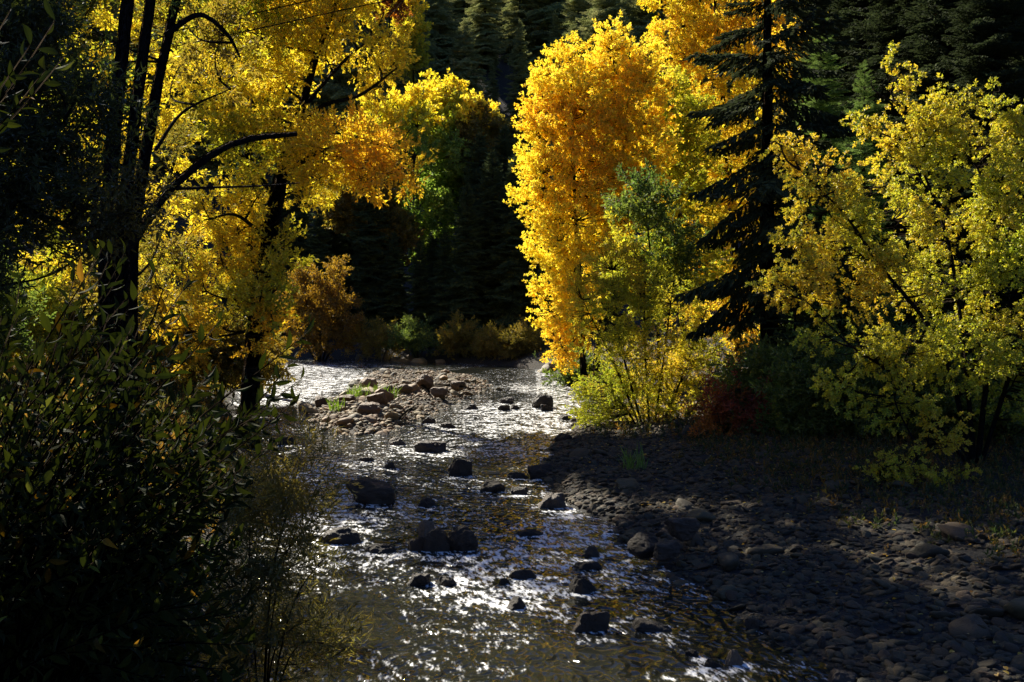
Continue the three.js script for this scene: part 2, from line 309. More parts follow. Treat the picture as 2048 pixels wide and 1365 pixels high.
// ---------------------------------------------------------------- stones
function stoneShape(seed, detail, facets = 12, round = 7, rough = 0.08, tone = [0.27, 0.24, 0.2], crown = 0) {
  let g = new THREE.IcosahedronGeometry(1, detail); g.deleteAttribute('normal'); const uvs = g.attributes.uv; g.deleteAttribute('uv'); g = mergeVertices(g, 1e-4);
  const R = rng(seed), planes = [], p = g.attributes.position, v = V(), col = [], uv = [];
  for (let k = 0; k < facets; k++) { const n = V(R() * 2 - 1, R() * 2 - 1, R() * 2 - 1).normalize(); planes.push([n, 0.5 + 0.45 * R()]); }
  if (crown) planes.push([V(R() * 0.5 - 0.25, 1, R() * 0.4 - 0.1).normalize(), crown], [V(R() - 0.5, 0.8, 0.6).normalize(), crown * 1.15]);
  for (let i = 0; i < p.count; i++) {
    v.fromBufferAttribute(p, i).normalize();
    let s = 0; for (const [n, d] of planes) { const q = v.dot(n); if (q > 0.05) s += Math.pow(q / d, round); }
    s += Math.pow(0.95, round);
    const r = Math.pow(s, -1 / round) * (1 + rough * fbm(v.x * 2.2 + seed, v.y * 2.2, v.z * 2.2, 4) * 2 + rough * 0.35 * fbm(v.x * 9, v.y * 9 + seed, v.z * 9, 3));
    const b = 1 + 0.7 * fbm(v.x * 3 + seed * 3, v.y * 3, v.z * 3, 4), w = 0.12 * fbm(v.x * 1.6, v.y * 1.6 + seed, v.z * 1.6, 2);
    col.push(tone[0] * b * (1 + w), tone[1] * b, tone[2] * b * (1 - w)); uv.push(Math.atan2(v.z, v.x) / 6.283 + 0.5, v.y * 0.5 + 0.5);
    p.setXYZ(i, v.x * r, v.y * r, v.z * r);
  }
  g.setAttribute('color', new THREE.Float32BufferAttribute(col, 3)); g.setAttribute('uv', new THREE.Float32BufferAttribute(uv, 2)); g.computeVertexNormals(); return g;
}
const TONES = [[0.16, 0.116, 0.055], [0.11, 0.088, 0.047], [0.2, 0.141, 0.063], [0.16, 0.095, 0.043], [0.085, 0.071, 0.041], [0.22, 0.169, 0.082], [0.135, 0.104, 0.053], [0.18, 0.115, 0.053]];
const STONES = TONES.map((t, k) => stoneShape(40 + k, 3, 7 + k, 14 + 3 * k, 0.13, t));
const GRAVEL = TONES.slice(0, 4).map((t, k) => stoneShape(60 + k, 2, 7, 18, 0.14, t));

// ---------------------------------------------------------------- ground, hillside
{
  const xs = [...range(-420, -60, 20), ...range(-55, -22, 1.5), ...range(-21, 16, 0.3), ...range(17, 60, 1.5), ...range(70, 420, 25)];
  const ds = [...range(-300, -20, 20), ...range(-14, 3, 1), ...range(3.5, 75, 0.35), ...range(76, 86, 1)];
  structure('ground', sheet(xs, ds, ground), soil);
  structure('hillside', sheet(xs.filter((x, i) => Math.abs(x) > 60 || i % 3 === 0), range(86, 340, 3), (x, d) => ground(x, d)), soil);
}
// ---------------------------------------------------------------- where the boulders lie
// [px, waterline py, width, height, label, facets' seed, level, tone, flatness of the crest]
const PALE = [0.2, 0.14, 0.088], BROWN = [0.05, 0.034, 0.021], DRY = [0.13, 0.084, 0.048], GREY = [0.08, 0.06, 0.043], DARK = [0.036, 0.027, 0.019];
const BOULDERS = [
  [741, 1003, 108, 44, 'broad rounded boulder with a shining wet left edge in the left channel', 1, 0, BROWN],
  [917, 1100, 68, 44, 'tall dark boulder on the right end of the cluster in midstream', 2, 0, BROWN],
  [872, 1100, 56, 42, 'blunt boulder in the middle of the midstream cluster', 3, 0, BROWN],
  [851, 1082, 38, 40, 'pale topped boulder crowning the back left of the midstream cluster', 4, 0, PALE],
  [836, 1099, 44, 26, 'small wet boulder on the left end of the midstream cluster', 5, 0, BROWN],
  [685, 1084, 90, 26, 'low dark boulder in the foam just left of the midstream cluster', 6, 0, DARK],
  [768, 1102, 66, 12, 'flat boulder with water sliding over it between foam and cluster', 7, 0, DARK],
  [868, 902, 66, 20, 'dark wedge shaped boulder below the tip of the gravel bar', 8, 0, DARK],
  [794, 889, 38, 13, 'small pointed rock just below the near end of the gravel bar', 9, 0, GREY],
  [919, 950, 50, 34, 'square shouldered dark boulder alone in midstream above the orange reflection', 10, 0, DARK],
  [981, 980, 58, 18, 'long low brown rock right of the square shouldered boulder', 11, 0, BROWN],
  [850, 1012, 50, 14, 'small flat rock with splashes right of the broad rounded boulder', 12, 0, DARK],
  [837, 1167, 52, 20, 'dark blunt rock at the left end of the lower rapid', 13, 0, DARK],
  [894, 1168, 48, 14, 'wet mossy rock with water pouring past in the lower rapid', 14, 0, DARK],
  [1054, 1154, 72, 14, 'smooth hump of rock under a sheet of water in the lower rapid', 15, 0, DARK],
  [1009, 1166, 24, 9, 'tiny rock poking out of the white water of the lower rapid', 16, 0, DARK],
  [1164, 1183, 60, 28, 'dark pyramid shaped rock right of the lower rapid', 17, 0, DARK],
  [1035, 1215, 52, 18, 'twin humped dark rock in the foam below the lower rapid', 18, 0, DARK],
  [1181, 1258, 80, 32, 'sunlit topped boulder standing in the orange reflection', 19, 0, BROWN],
  [1186, 1112, 38, 20, 'pale rock splashed by water off the right shore', 20, 0, GREY],
  [1171, 1136, 74, 12, 'long flat dark rock between the pyramid rock and the right shore', 21, 0, DARK],
  [1303, 1257, 104, 14, 'long flat submerged slab in the dark shallows', 22, 0, DARK],
  [1518, 1256, 48, 18, 'grey block of stone in the shallows of the right shore', 23, 0, GREY],
  [1476, 1328, 44, 26, 'pale sunlit rock in the shallows at the bottom edge', 24, 0, PALE],
  [1425, 1331, 46, 10, 'flat dark rock just left of the pale sunlit rock', 25, 0, DARK],
  [1387, 1311, 34, 8, 'small flat dark rock above the bottom edge rapid', 26, 0, DARK],
  [1646, 1303, 26, 30, 'upright narrow stone on the waterline at lower right', 27, 0, GREY],
  [1685, 1362, 76, 18, 'long slab on the waterline at the bottom edge', 28, 0, GREY],
  [1366, 1078, 72, 44, 'large angular boulder on the right shore', 29, 0.28, GREY],
  [1291, 1110, 70, 40, 'rounded boulder at the water edge beside the large angular shore boulder', 30, 0.1, DARK],
  [1331, 1118, 60, 34, 'grey boulder wedged between the two large shore boulders', 31, 0.15, GREY],
  [1081, 955, 54, 26, 'humped dark rock at the point of the right shore', 32, 0, DARK],
  [1039, 955, 50, 10, 'flat dark rock lying in the orange reflection off the shore point', 33, 0, DARK],
  [1037, 987, 36, 13, 'small dark rock in the orange reflection below the flat rock', 34, 0, DARK],
  [1100, 1013, 62, 26, 'square block on the waterline of the right shore', 35, 0, GREY],
  [1064, 1069, 64, 9, 'thin slab awash in the small waves right of the midstream cluster', 36, 0, DARK],
  [1126, 893, 40, 26, 'rounded brown boulder at the foot of the yellow riverside shrub', 37, 0, BROWN],
  [1089, 815, 44, 28, 'dark boulder in the upper right rapid with white water on both sides', 38, 0, DARK],
  [1091, 821, 26, 12, 'small wet rock in front of the dark boulder of the upper right rapid', 39, 0, DARK],
  [1012, 806, 30, 11, 'low dark rock at the head of the right channel', 40, 0, DARK],
  [1008, 820, 26, 10, 'small rock below the low rock at the head of the right channel', 41, 0, DARK],
  [1031, 818, 20, 9, 'tiny dark rock right of its two neighbours in the right channel', 42, 0, DARK],
  [941, 818, 36, 9, 'flat wet rock beside the right edge of the gravel bar', 43, 0, DARK],
  [1129, 838, 34, 8, 'sliver of dark rock in the orange water by the right bank', 44, 0, DARK],
  [855, 846, 28, 11, 'brown rock in the still water behind the gravel bar tip', 45, 0, BROWN],
  [895, 855, 34, 9, 'flat dark rock between bar tip and right channel', 46, 0, DARK],
  [567, 888, 56, 14, 'low dark rock near the left bank beside the big bush', 47, 0, DARK],
  [780, 936, 32, 9, 'flat dark rock in the ripples left of midstream', 48, 0, DARK],
  [732, 921, 34, 7, 'thin dark rock awash near the left channel', 49, 0, DARK],
  [732, 780, 38, 24, 'pale squared boulder at the back of the gravel bar', 50, 0.28, PALE],
  [851, 778, 36, 30, 'steep sided brown boulder on top of the gravel bar', 51, 0.3, DRY],
  [754, 812, 44, 27, 'large rounded boulder in the middle of the gravel bar', 52, 0.25, DRY],
  [739, 832, 50, 26, 'dark rounded boulder at the front of the gravel bar', 53, 0.2, DRY],
  [640, 812, 30, 20, 'round brown boulder at the left end of the gravel bar', 54, 0.1, DRY],
  [807, 790, 38, 22, 'brown boulder beside the driftwood on the gravel bar', 55, 0.28, DRY],
  [913, 782, 32, 20, 'peaked brown boulder on the right half of the gravel bar', 56, 0.25, DRY],
  [877, 793, 36, 18, 'rounded boulder between the steep and the peaked boulder on the bar', 57, 0.25, DRY],
  [695, 806, 34, 16, 'flat topped boulder left of the green grass on the bar', 58, 0.2, DRY],
  [772, 786, 36, 15, 'broad low boulder behind the largest boulder of the bar', 59, 0.28, DRY],
];
// ---------------------------------------------------------------- river
// where the water breaks: [px, py, half width, half length as seen, strength]
const BREAKS = [[600, 772, 90, 26, 1.05], [690, 762, 50, 16, 0.7], [560, 745, 60, 14, 0.75], [560, 800, 40, 20, 0.7], [650, 735, 70, 10, 0.5], [1080, 830, 110, 16, 0.85], [1130, 800, 60, 10, 0.7], [1000, 815, 70, 12, 0.65], [1060, 775, 60, 8, 0.7], [960, 850, 100, 16, 0.6], [1090, 855, 80, 8, 0.8], [900, 880, 120, 18, 0.5], [850, 905, 60, 10, 0.6], [1000, 900, 70, 14, 0.5],
  [650, 1030, 60, 28, 0.95], [690, 985, 26, 20, 0.9], [700, 1055, 80, 20, 0.7], [620, 950, 60, 30, 0.6], [700, 930, 80, 20, 0.45], [790, 1010, 60, 10, 0.45], [820, 1035, 60, 10, 0.5], [920, 965, 60, 10, 0.4], [1000, 1125, 80, 30, 0.85], [960, 1185, 80, 24, 0.8], [1030, 1160, 90, 22, 0.75], [880, 1150, 60, 14, 0.55], [1080, 1095, 80, 14, 0.35], [1150, 1075, 50, 10, 0.3], [1000, 1110, 80, 12, 0.6], [830, 1100, 60, 12, 0.55], [760, 1130, 80, 22, 0.4], [1220, 1265, 40, 10, 0.5], [1190, 1100, 40, 14, 0.5],  [1380, 1350, 60, 12, 0.7], [900, 1330, 120, 22, 0.25], [650, 1120, 80, 30, 0.35], [1000, 1215, 50, 12, 0.5], [1120, 1220, 40, 10, 0.3], [1060, 1050, 80, 10, 0.35], ...BOULDERS.filter((b) => b[6] === 0).flatMap(([px, py, w, h]) => [[px + 2, py + 3, w * 0.62, Math.max(3, w * 0.06), 0.62], [px + w * 0.3, py + w * 0.22, w * 0.32, w * 0.14, 0.42]])].map(([px, py, w, h, s]) => {
  const c = G(px, py), d = -c.z, half = Math.abs(-G(px, py - h).z - -G(px, py + h).z) / 2; return [c.x, d, w * d / F, Math.max(half, 0.15), s]; });
function breaking(x, d) { let s = 0.16 + 0.4 * ss(0.2, -2.2, x - 0.02 * d) * ss(12, 17, d) - 0.07 * (1 - ss(11, 14.5, d)) + 0.24 * noise(x * 0.35, d * 0.25, 21); for (const [cx, cd, w, l, k] of BREAKS) { const a = (x - cx) / w, b = (d - cd) / l, q = a * a + b * b; if (q < 6) s = Math.max(s, 0) + 0.86 * k * Math.exp(-q * 0.9); } return Math.min(s, 1.15); }
const drift = (x, d) => x + 0.24 * d;                                    // across the current, which runs from far left to near right
const crest = (c, d) => Math.abs(noise(c * 1.9 + 0.5 * noise(c * 0.8, d * 0.8, 8), d * 1.5, 5)), chop = (c, d) => Math.abs(noise(c * 4.4 + 0.4 * noise(c * 2, d * 2, 18), d * 3.3, 6));
function waves(x, d) {
  const k = Math.max(0, breaking(x, d)), c = drift(x, d);
  return 0.06 * noise(c * 0.8, d * 0.45, 1) + (0.08 + 0.2 * k) * (0.35 - crest(c, d)) + (0.045 + 0.1 * k) * (0.3 - chop(c, d)) + (0.012 + 0.03 * k) * (0.3 - Math.abs(noise(c * 9, d * 6.2, 7)));
}
{
  const xs = range(-21, 5.5, 0.04), ds = [];
  for (let d = 4; d < 80; d += 0.016 + 0.0028 * d) ds.push(d);
  const inside = new Map();
  const g = sheet(xs, ds, (x, d) => { const s = signed(RIVER, x, d); return waves(x, d) * ss(0.5, -1.2, s) * 0.9 - 0.02; }, (x, d) => signed(RIVER, x, d) < 0.45 && barHeight(x, d) < 0.12);
  const p = g.attributes.position, uv = g.attributes.uv, X0 = -21, XW = 26.5, D0 = 4, DW = 78;
  for (let i = 0; i < p.count; i++) uv.setXY(i, (p.getX(i) - X0) / XW, (-p.getZ(i) - D0) / DW);
  const N = 2048, color = new Uint8Array(N * N * 4), data = new Uint8Array(N * N * 4);
  for (let j = 0; j < N; j++) {
    const d = D0 + (j + 0.5) / N * DW;
    for (let i = 0; i < N; i++) {
      const x = X0 + (i + 0.5) / N * XW, o = (j * N + i) * 4; let foam = 0;
      if (x > -21 && x < 5 && x < 4 - d * 0.0 && x > -3 - d * 0.24) {
        const k = breaking(x, d);
        if (k > 0.1) {
          const c = drift(x, d), a = 1 - 3 * crest(c, d), b = 1 - 2.6 * chop(c, d), e = noise(c * 17, d * 5.5, 13), z = noise(c * 40, d * 15, 14);
          foam = ss(0.58, 1.2, Math.min(k, 0.62 + 0.14 * Math.max(0, k - 0.62)) * 0.85 + 0.34 * a + 0.36 * b + 0.6 * e + 0.6 * z - 0.08);  // foam, whose fine pale specks also stand in for sun glints
        }
      }
      const br = [0.012 + 0.74 * foam, 0.013 + 0.75 * foam, 0.009 + 0.75 * foam];
      for (let q = 0; q < 3; q++) color[o + q] = 255 * Math.pow(br[q], 1 / 2.2);
      color[o + 3] = 255; data[o] = 255 * 0.13 * (1 - foam); data[o + 1] = 255 * (0.05 + 0.45 * foam); data[o + 2] = 0; data[o + 3] = 255;
    }
  }
  const map = new THREE.DataTexture(color, N, N); map.colorSpace = THREE.SRGBColorSpace;
  const more = new THREE.DataTexture(data, N, N);
  const ripple = texture(1024, (u, v) => { const w = 0.03 * tileNoise(u, v, 5, 4), q = 0.5 + 0.3 * (0.5 - Math.abs(tileNoise(u + w, v, 7, 1)) * 2) + 0.22 * (0.4 - Math.abs(tileNoise(u, v + w, 15, 2)) * 2); return [q, q, q]; });
  ripple.repeat.set(XW / 2.3, DW / 3.1);
  for (const t of [map, more]) { t.magFilter = THREE.LinearFilter; t.needsUpdate = true; }
  const water = new THREE.MeshPhysicalMaterial({ map, roughness: 1, roughnessMap: more, transmission: 1, transmissionMap: more, thickness: 0, ior: 1.33, bumpMap: ripple, bumpScale: 0.075 });
  structure('river', g, water);
}
// ---------------------------------------------------------------- gravel bar and shore with their stones
function scatter(parent, seed, region, sizes, big, small, level, flat = 0.48, stuff = shadedPebble) {   // big ones each a part, the rest one mass of shingle
  const R = rng(seed), placed = [], put = (n, lo, hi, apart, done) => {
    for (let k = 0, tries = 0; k < n && tries < n * 40; tries++) {
      const [x, d] = region(R), s = lo + (hi - lo) * Math.pow(R(), 3.6) * (sizes ? sizes(x, d) : 1), y = level(x, d);
      if (y === null) continue;
      if (apart && placed.some(([a, b, c]) => (a - x) ** 2 + (b - d) ** 2 < ((c + s) * 0.8) ** 2)) continue;
      if (apart) placed.push([x, d, s]);
      done(x, d, s, y, R); k++;
    }
  };
  const turn = (r) => new THREE.Quaternion().setFromEuler(new THREE.Euler((r() - 0.5) * 1.1, r() * 6.28, (r() - 0.5) * 1.1));
  put(big, 0.08, 0.33, true, (x, d, s, y, r) => { const m = part('stone', STONES[Math.floor(r() * STONES.length)], stuff, parent); m.position.set(x, y + s * flat * 0.35, -d); m.quaternion.copy(turn(r)); m.scale.set(s * (0.8 + 0.5 * r()), s * flat * (0.75 + 0.5 * r()), s * (0.7 + 0.4 * r())); });
  GRAVEL.forEach((g, q) => {
    const list = [];
    put(Math.round(small / GRAVEL.length), 0.03, 0.105, false, (x, d, s, y, r) => { const b = 0.7 + 0.6 * r(), w = (r() - 0.5) * 0.25; list.push([new THREE.Matrix4().compose(V(x, y + s * 0.2, -d), turn(r), V(s * (0.8 + 0.5 * r()), s * flat * (0.8 + 0.4 * r()), s * (0.75 + 0.4 * r()))), rgb(b * (1 + w), b, b * (1 - w))]); });
    instances('shingle', g, stuff, list, parent).userData.kind = 'stuff';
  });
}
{
  const bx = BAR.map((p) => p[0]), bd = BAR.map((p) => p[1]), lo = [Math.min(...bx) - 0.8, Math.min(...bd) - 0.8], hi = [Math.max(...bx) + 0.8, Math.max(...bd) + 0.8];
  const bar = structure('gravel_bar', sheet(range(lo[0], hi[0], 0.15), range(lo[1], hi[1], 0.25), barHeight, (x, d) => signed(BAR, x, d) < 0.55), shingle);
  scatter(bar, 71, (R) => [lerp(lo[0], hi[0], R()), lerp(lo[1], hi[1], Math.pow(R(), 1.35))], (x, d) => 1.5 * (x > -3.5 || d > 46 ? 0.6 : 1), 290, 10000, (x, d) => { const s = signed(BAR, x, d); return s < 0.35 ? barHeight(x, d) : null; }, 0.6, pebble);
  const shoreIn = (x, d) => { const s = signed(RIVER, x, d); return x > -0.5 && d < 52 && s > -0.45 && s < 5.5 + 1.2 * noise(x * 0.6, d * 0.6, 15); };
  const shore = structure('gravel_shore', sheet(range(0, 15, 0.2), range(4, 52, 0.3), (x, d) => ground(x, d) + 0.012, shoreIn), shadedShingle);
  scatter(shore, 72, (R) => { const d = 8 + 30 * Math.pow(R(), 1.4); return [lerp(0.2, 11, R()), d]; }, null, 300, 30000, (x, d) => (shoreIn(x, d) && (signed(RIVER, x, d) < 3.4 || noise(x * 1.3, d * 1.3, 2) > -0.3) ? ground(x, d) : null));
}

// ---------------------------------------------------------------- boulders
for (const [px, py, w, h, label, seed, level, tone] of BOULDERS) {
  const at = G(px, py, level), m = -at.z / F, W = w * m / 2, Hh = h * m * 1.0, sink = level > 0 ? 0.06 : 0.3, flat = h / w;
  const g = stoneShape(seed + 200, 15, flat < 0.25 ? 9 : 9 + seed % 4, 12 + 2 * (seed % 5), 0.13, tone, seed % 3 ? 0.6 : 0.72), R = rng(seed);
  g.rotateY(R() * 6.28); g.computeBoundingBox(); const b = g.boundingBox;
  const sx = 2 * W / (b.max.x - b.min.x), sz = W * (1.2 + 0.5 * R()) / (b.max.z - b.min.z), sy = (Hh + sink) / (b.max.y - b.min.y);
  g.translate(0, -b.min.y, 0); g.scale(sx, sy, sz); g.translate(0, -sink, 0); g.computeVertexNormals();
  const o = new THREE.Mesh(g, rock); o.name = numbered('boulder'); o.castShadow = o.receiveShadow = true; o.position.set(at.x, level, at.z - 0.3 * W); scene.add(tag(o, label, 'boulder'));
}
// driftwood and tufts of grass on the bar
for (const [a, b, label] of [[[800, 838], [832, 815], 'short pale driftwood stick leaning at the front of the gravel bar'], [[838, 770], [858, 784], 'thin driftwood branch across the back of the gravel bar'], [[866, 772], [938, 776], 'straight pale driftwood log lying along the back of the gravel bar']]) {
  const A = G(...a, 0.36), B = G(...b, 0.42), g = new Geo().tube([A, A.clone().lerp(B, 0.5).add(V(0, 0.06, 0.05)), B], [0.05, 0.06, 0.03], 7, 5, 0.4).build(A), o = part(numbered('driftwood'), g, paleTwig, scene);
  o.position.copy(A); tag(o, label, 'driftwood');
}
{
  const blade = new THREE.MeshPhysicalMaterial({ vertexColors: true, side: THREE.DoubleSide, roughness: 0.9, transmission: 0.5, thickness: 0 });
  for (const [px, py, n, r, label] of [[722, 790, 90, 0.55, 'tall tuft of bright green grass beside the pale squared boulder'], [775, 795, 50, 0.5, 'low patch of yellow green grass right of the tall tuft'], [672, 815, 30, 0.3, 'small tuft of grass near the left end of the gravel bar'], [1265, 938, 40, 0.3, 'small bright green tuft at the edge of the right shore']]) {
    const at = G(px, py, 0.3); at.y = groundAt(at.x, -at.z); const R = rng(px), out = { p: [], c: [] };
    for (let k = 0; k < n; k++) { const az = R() * 6.28, q = Math.sqrt(R()) * r, l = 0.25 + 0.4 * R(), t = 0.8 + 0.5 * R(); leafShape(out, V(Math.cos(az) * q, 0, Math.sin(az) * q), V((R() - 0.5) * 0.9, 1, (R() - 0.5) * 0.9).normalize(), V(R() - 0.5, 0.2, R() - 0.5), l, 0.035, [0.16 * t, 0.26 * t, 0.02], 0.1, 0.3); }
    const o = part(numbered('grass_tuft'), leafGeometry(out), blade, scene); o.position.copy(at); tag(o, label, 'grass tuft');
  }
}
// ---------------------------------------------------------------- palettes
const GOLD = [rgb(0.95, 0.74, 0.045), rgb(0.95, 0.8, 0.055)], AMBER = [rgb(0.95, 0.64, 0.03), rgb(0.95, 0.72, 0.04)], LEMON = [rgb(0.85, 0.66, 0.03), rgb(0.74, 0.64, 0.03)], LIME = [rgb(0.38, 0.44, 0.025), rgb(0.6, 0.54, 0.03)];
const GREEN = [rgb(0.1, 0.16, 0.025), rgb(0.2, 0.25, 0.03)], OLIVE = [rgb(0.2, 0.17, 0.02), rgb(0.34, 0.24, 0.02)], RUST = [rgb(0.4, 0.13, 0.015), rgb(0.5, 0.22, 0.015)], CRIMSON = [rgb(0.42, 0.09, 0.03), rgb(0.5, 0.19, 0.03)], ALDER = [rgb(0.52, 0.52, 0.03), rgb(0.8, 0.58, 0.032)];
const at = (d, lobes) => lobes.map(([x, y, rx, ry, p = 0, dd = 0]) => [x, y, rx, ry, d + dd, p]);
const st = (d, line, r, more) => ({ line: line.map(([x, y, dd = 0]) => [x, y, d + dd]), r, ...more });

// ---------------------------------------------------------------- the orange pair and its neighbours on the right bank
leafyPlant('cottonwood', 'glowing orange cottonwood with pointed top beside the river, left one of the pair', 'tree',
  [st(44, [[1168, 760], [1162, 600], [1152, 450], [1145, 250], [1140, 110]], [7, 5, 4, 2.5, 1])],
  at(44, [[1140, 115, 30, 40], [1115, 170, 50, 50], [1160, 190, 50, 60], [1105, 235, 55, 50, 1], [1155, 270, 75, 70, 1], [1085, 305, 50, 50], [1150, 350, 85, 70, 1], [1095, 385, 60, 50], [1155, 440, 80, 60], [1120, 490, 60, 50], [1150, 540, 55, 50], [1110, 570, 40, 45], [1105, 630, 38, 40], [1140, 630, 45, 60], [1125, 690, 35, 40, 1]]),
  { seed: 11, palettes: [GOLD, AMBER], leaf: 4.4, clusters: 1700, sprigs: 6, spread: 2.5, bough: 1.6, twig: 0.6, gap: -0.2, depth: 1.1 });
leafyPlant('cottonwood', 'taller golden cottonwood with forked top, right one of the glowing pair', 'tree',
  [st(45, [[1190, 760], [1205, 560], [1220, 330], [1226, 200], [1228, 80]], [7, 6, 4.5, 3, 1]), st(45, [[1219, 340], [1250, 290], [1270, 220]], [3, 2, 1], { free: true })],
  at(45, [[1225, 85, 28, 38], [1232, 140, 55, 50], [1290, 135, 38, 45], [1195, 200, 45, 55], [1265, 210, 65, 60, 1], [1220, 290, 65, 60], [1290, 300, 50, 70], [1230, 370, 65, 60], [1275, 400, 55, 60], [1215, 450, 50, 50], [1230, 540, 50, 60]]),
  { seed: 12, palettes: [GOLD, AMBER], leaf: 4.4, clusters: 1400, sprigs: 6, spread: 2.5, bough: 1.6, twig: 0.6, gap: -0.2 });
leafyPlant('cottonwood', 'yellow green cottonwood between the golden pair and the dark spruce', 'tree',
  [st(48, [[1360, 760], [1365, 560], [1355, 380], [1345, 180]], [6, 5, 3, 1])],
  at(48, [[1335, 200, 45, 50], [1370, 250, 50, 60], [1330, 290, 45, 60, 1], [1385, 330, 50, 60, 1], [1335, 380, 50, 60], [1400, 420, 45, 60], [1340, 470, 55, 60], [1400, 520, 60, 60, 1], [1340, 560, 60, 50, 1]]),
  { seed: 13, palettes: [[rgb(0.5, 0.52, 0.03), rgb(0.72, 0.6, 0.035)], LIME], leaf: 4.8, clusters: 1000, sprigs: 6, spread: 2.5, bough: 1.6, twig: 0.6 });
leafyPlant('cottonwood', 'tall gold cottonwood behind the dark spruce, reaching past the top edge', 'tree',
  [st(52, [[1480, 740], [1470, 500], [1450, 250], [1430, 0], [1420, -150]], [8, 7, 5, 3, 1]), st(52, [[1475, 520], [1560, 300], [1590, 100], [1600, -60]], [5, 4, 2.5, 1], { free: true })],
  at(52, [[1345, 15, 50, 45, 1], [1385, 60, 70, 60], [1370, 110, 50, 40, 1], [1450, 30, 75, 70], [1440, 130, 85, 70], [1500, 220, 80, 80, 1], [1440, 300, 80, 70], [1490, 390, 85, 70, 1], [1410, 440, 60, 60], [1460, 500, 80, 70], [1440, 590, 70, 70], [1580, 60, 55, 80], [1580, 220, 50, 70, 1], [1400, -70, 110, 60], [1520, -70, 90, 70], [1500, 640, 60, 60], [1420, -170, 80, 70]]),
  { seed: 14, palettes: [[rgb(0.9, 0.62, 0.035), rgb(0.88, 0.7, 0.045)], LEMON], leaf: 4.8, clusters: 1900, sprigs: 6, spread: 2.5, bough: 1.8, twig: 0.6, gap: -0.2 });
leafyPlant('alder', 'slender green leaved alder in front of the golden cottonwoods', 'tree',
  [st(35, [[1320, 850], [1315, 640], [1300, 500], [1290, 390]], [4, 3, 2, 1])],
  at(35, [[1275, 400, 45, 45], [1320, 440, 55, 50], [1265, 480, 50, 45, 1], [1340, 520, 55, 50], [1290, 560, 60, 45, 1], [1360, 470, 40, 45]]),
  { seed: 15, palettes: [GREEN, LIME], leaf: 8, clusters: 220, sprigs: 8, spread: 2.4, kind: 'oval', bough: 1.5, twig: 0.8, gap: -0.05 });
leafyPlant('riverside_shrub', 'fan shaped yellow green shrub of many thin stems leaning over the river', 'shrub',
  [st(30, [[1300, 905], [1270, 800], [1240, 680], [1225, 540]], [3, 2.4, 1.6, 0.8]), ...[[1215, 700, 1165, 600], [1290, 690, 1290, 520], [1330, 700, 1350, 540], [1370, 740, 1420, 600], [1240, 800, 1165, 720], [1400, 800, 1450, 700]].map(([a, b, c, e]) => st(30, [[1302, 905], [a, b], [c, e]], [2.6, 1.8, 0.7], { name: 'stem' }))],
  at(30, [[1230, 540, 45, 50], [1190, 600, 45, 50], [1255, 620, 55, 55], [1310, 590, 50, 60, 1], [1200, 680, 50, 50], [1270, 710, 60, 55], [1350, 630, 50, 60], [1340, 720, 60, 60], [1170, 740, 28, 40], [1215, 770, 50, 45, 1], [1285, 800, 65, 50], [1400, 720, 45, 60], [1380, 800, 60, 55], [1230, 845, 55, 35, 1], [1310, 865, 65, 35], [1420, 830, 45, 50, 2], [1185, 820, 35, 35, 1]]),
  { seed: 16, palettes: [ALDER, LIME, OLIVE], leaf: 4.8, clusters: 1500, sprigs: 6, spread: 2.7, kind: 'oval', limbs: false, twig: 0.7, gap: -0.12, depth: 0.9, bark: twigWood });
leafyPlant('dogwood_shrub', 'low dark red shrub at the edge of the right shore', 'shrub',
  [st(25, [[1490, 930], [1485, 850], [1480, 780]], [2.2, 1.6, 0.8]), st(25, [[1492, 930], [1520, 860], [1540, 800]], [2, 1.5, 0.7], { name: 'stem' }), st(25, [[1488, 930], [1450, 870], [1430, 810]], [2, 1.5, 0.7], { name: 'stem' })],
  at(25, [[1480, 800, 45, 45], [1530, 830, 45, 45], [1440, 840, 40, 45, 1], [1490, 880, 60, 40], [1545, 890, 40, 40, 1]]),
  { seed: 17, palettes: [CRIMSON, RUST], leaf: 8, clusters: 200, sprigs: 7, spread: 2.6, kind: 'oval', limbs: false, twig: 0.8, bark: twigWood });
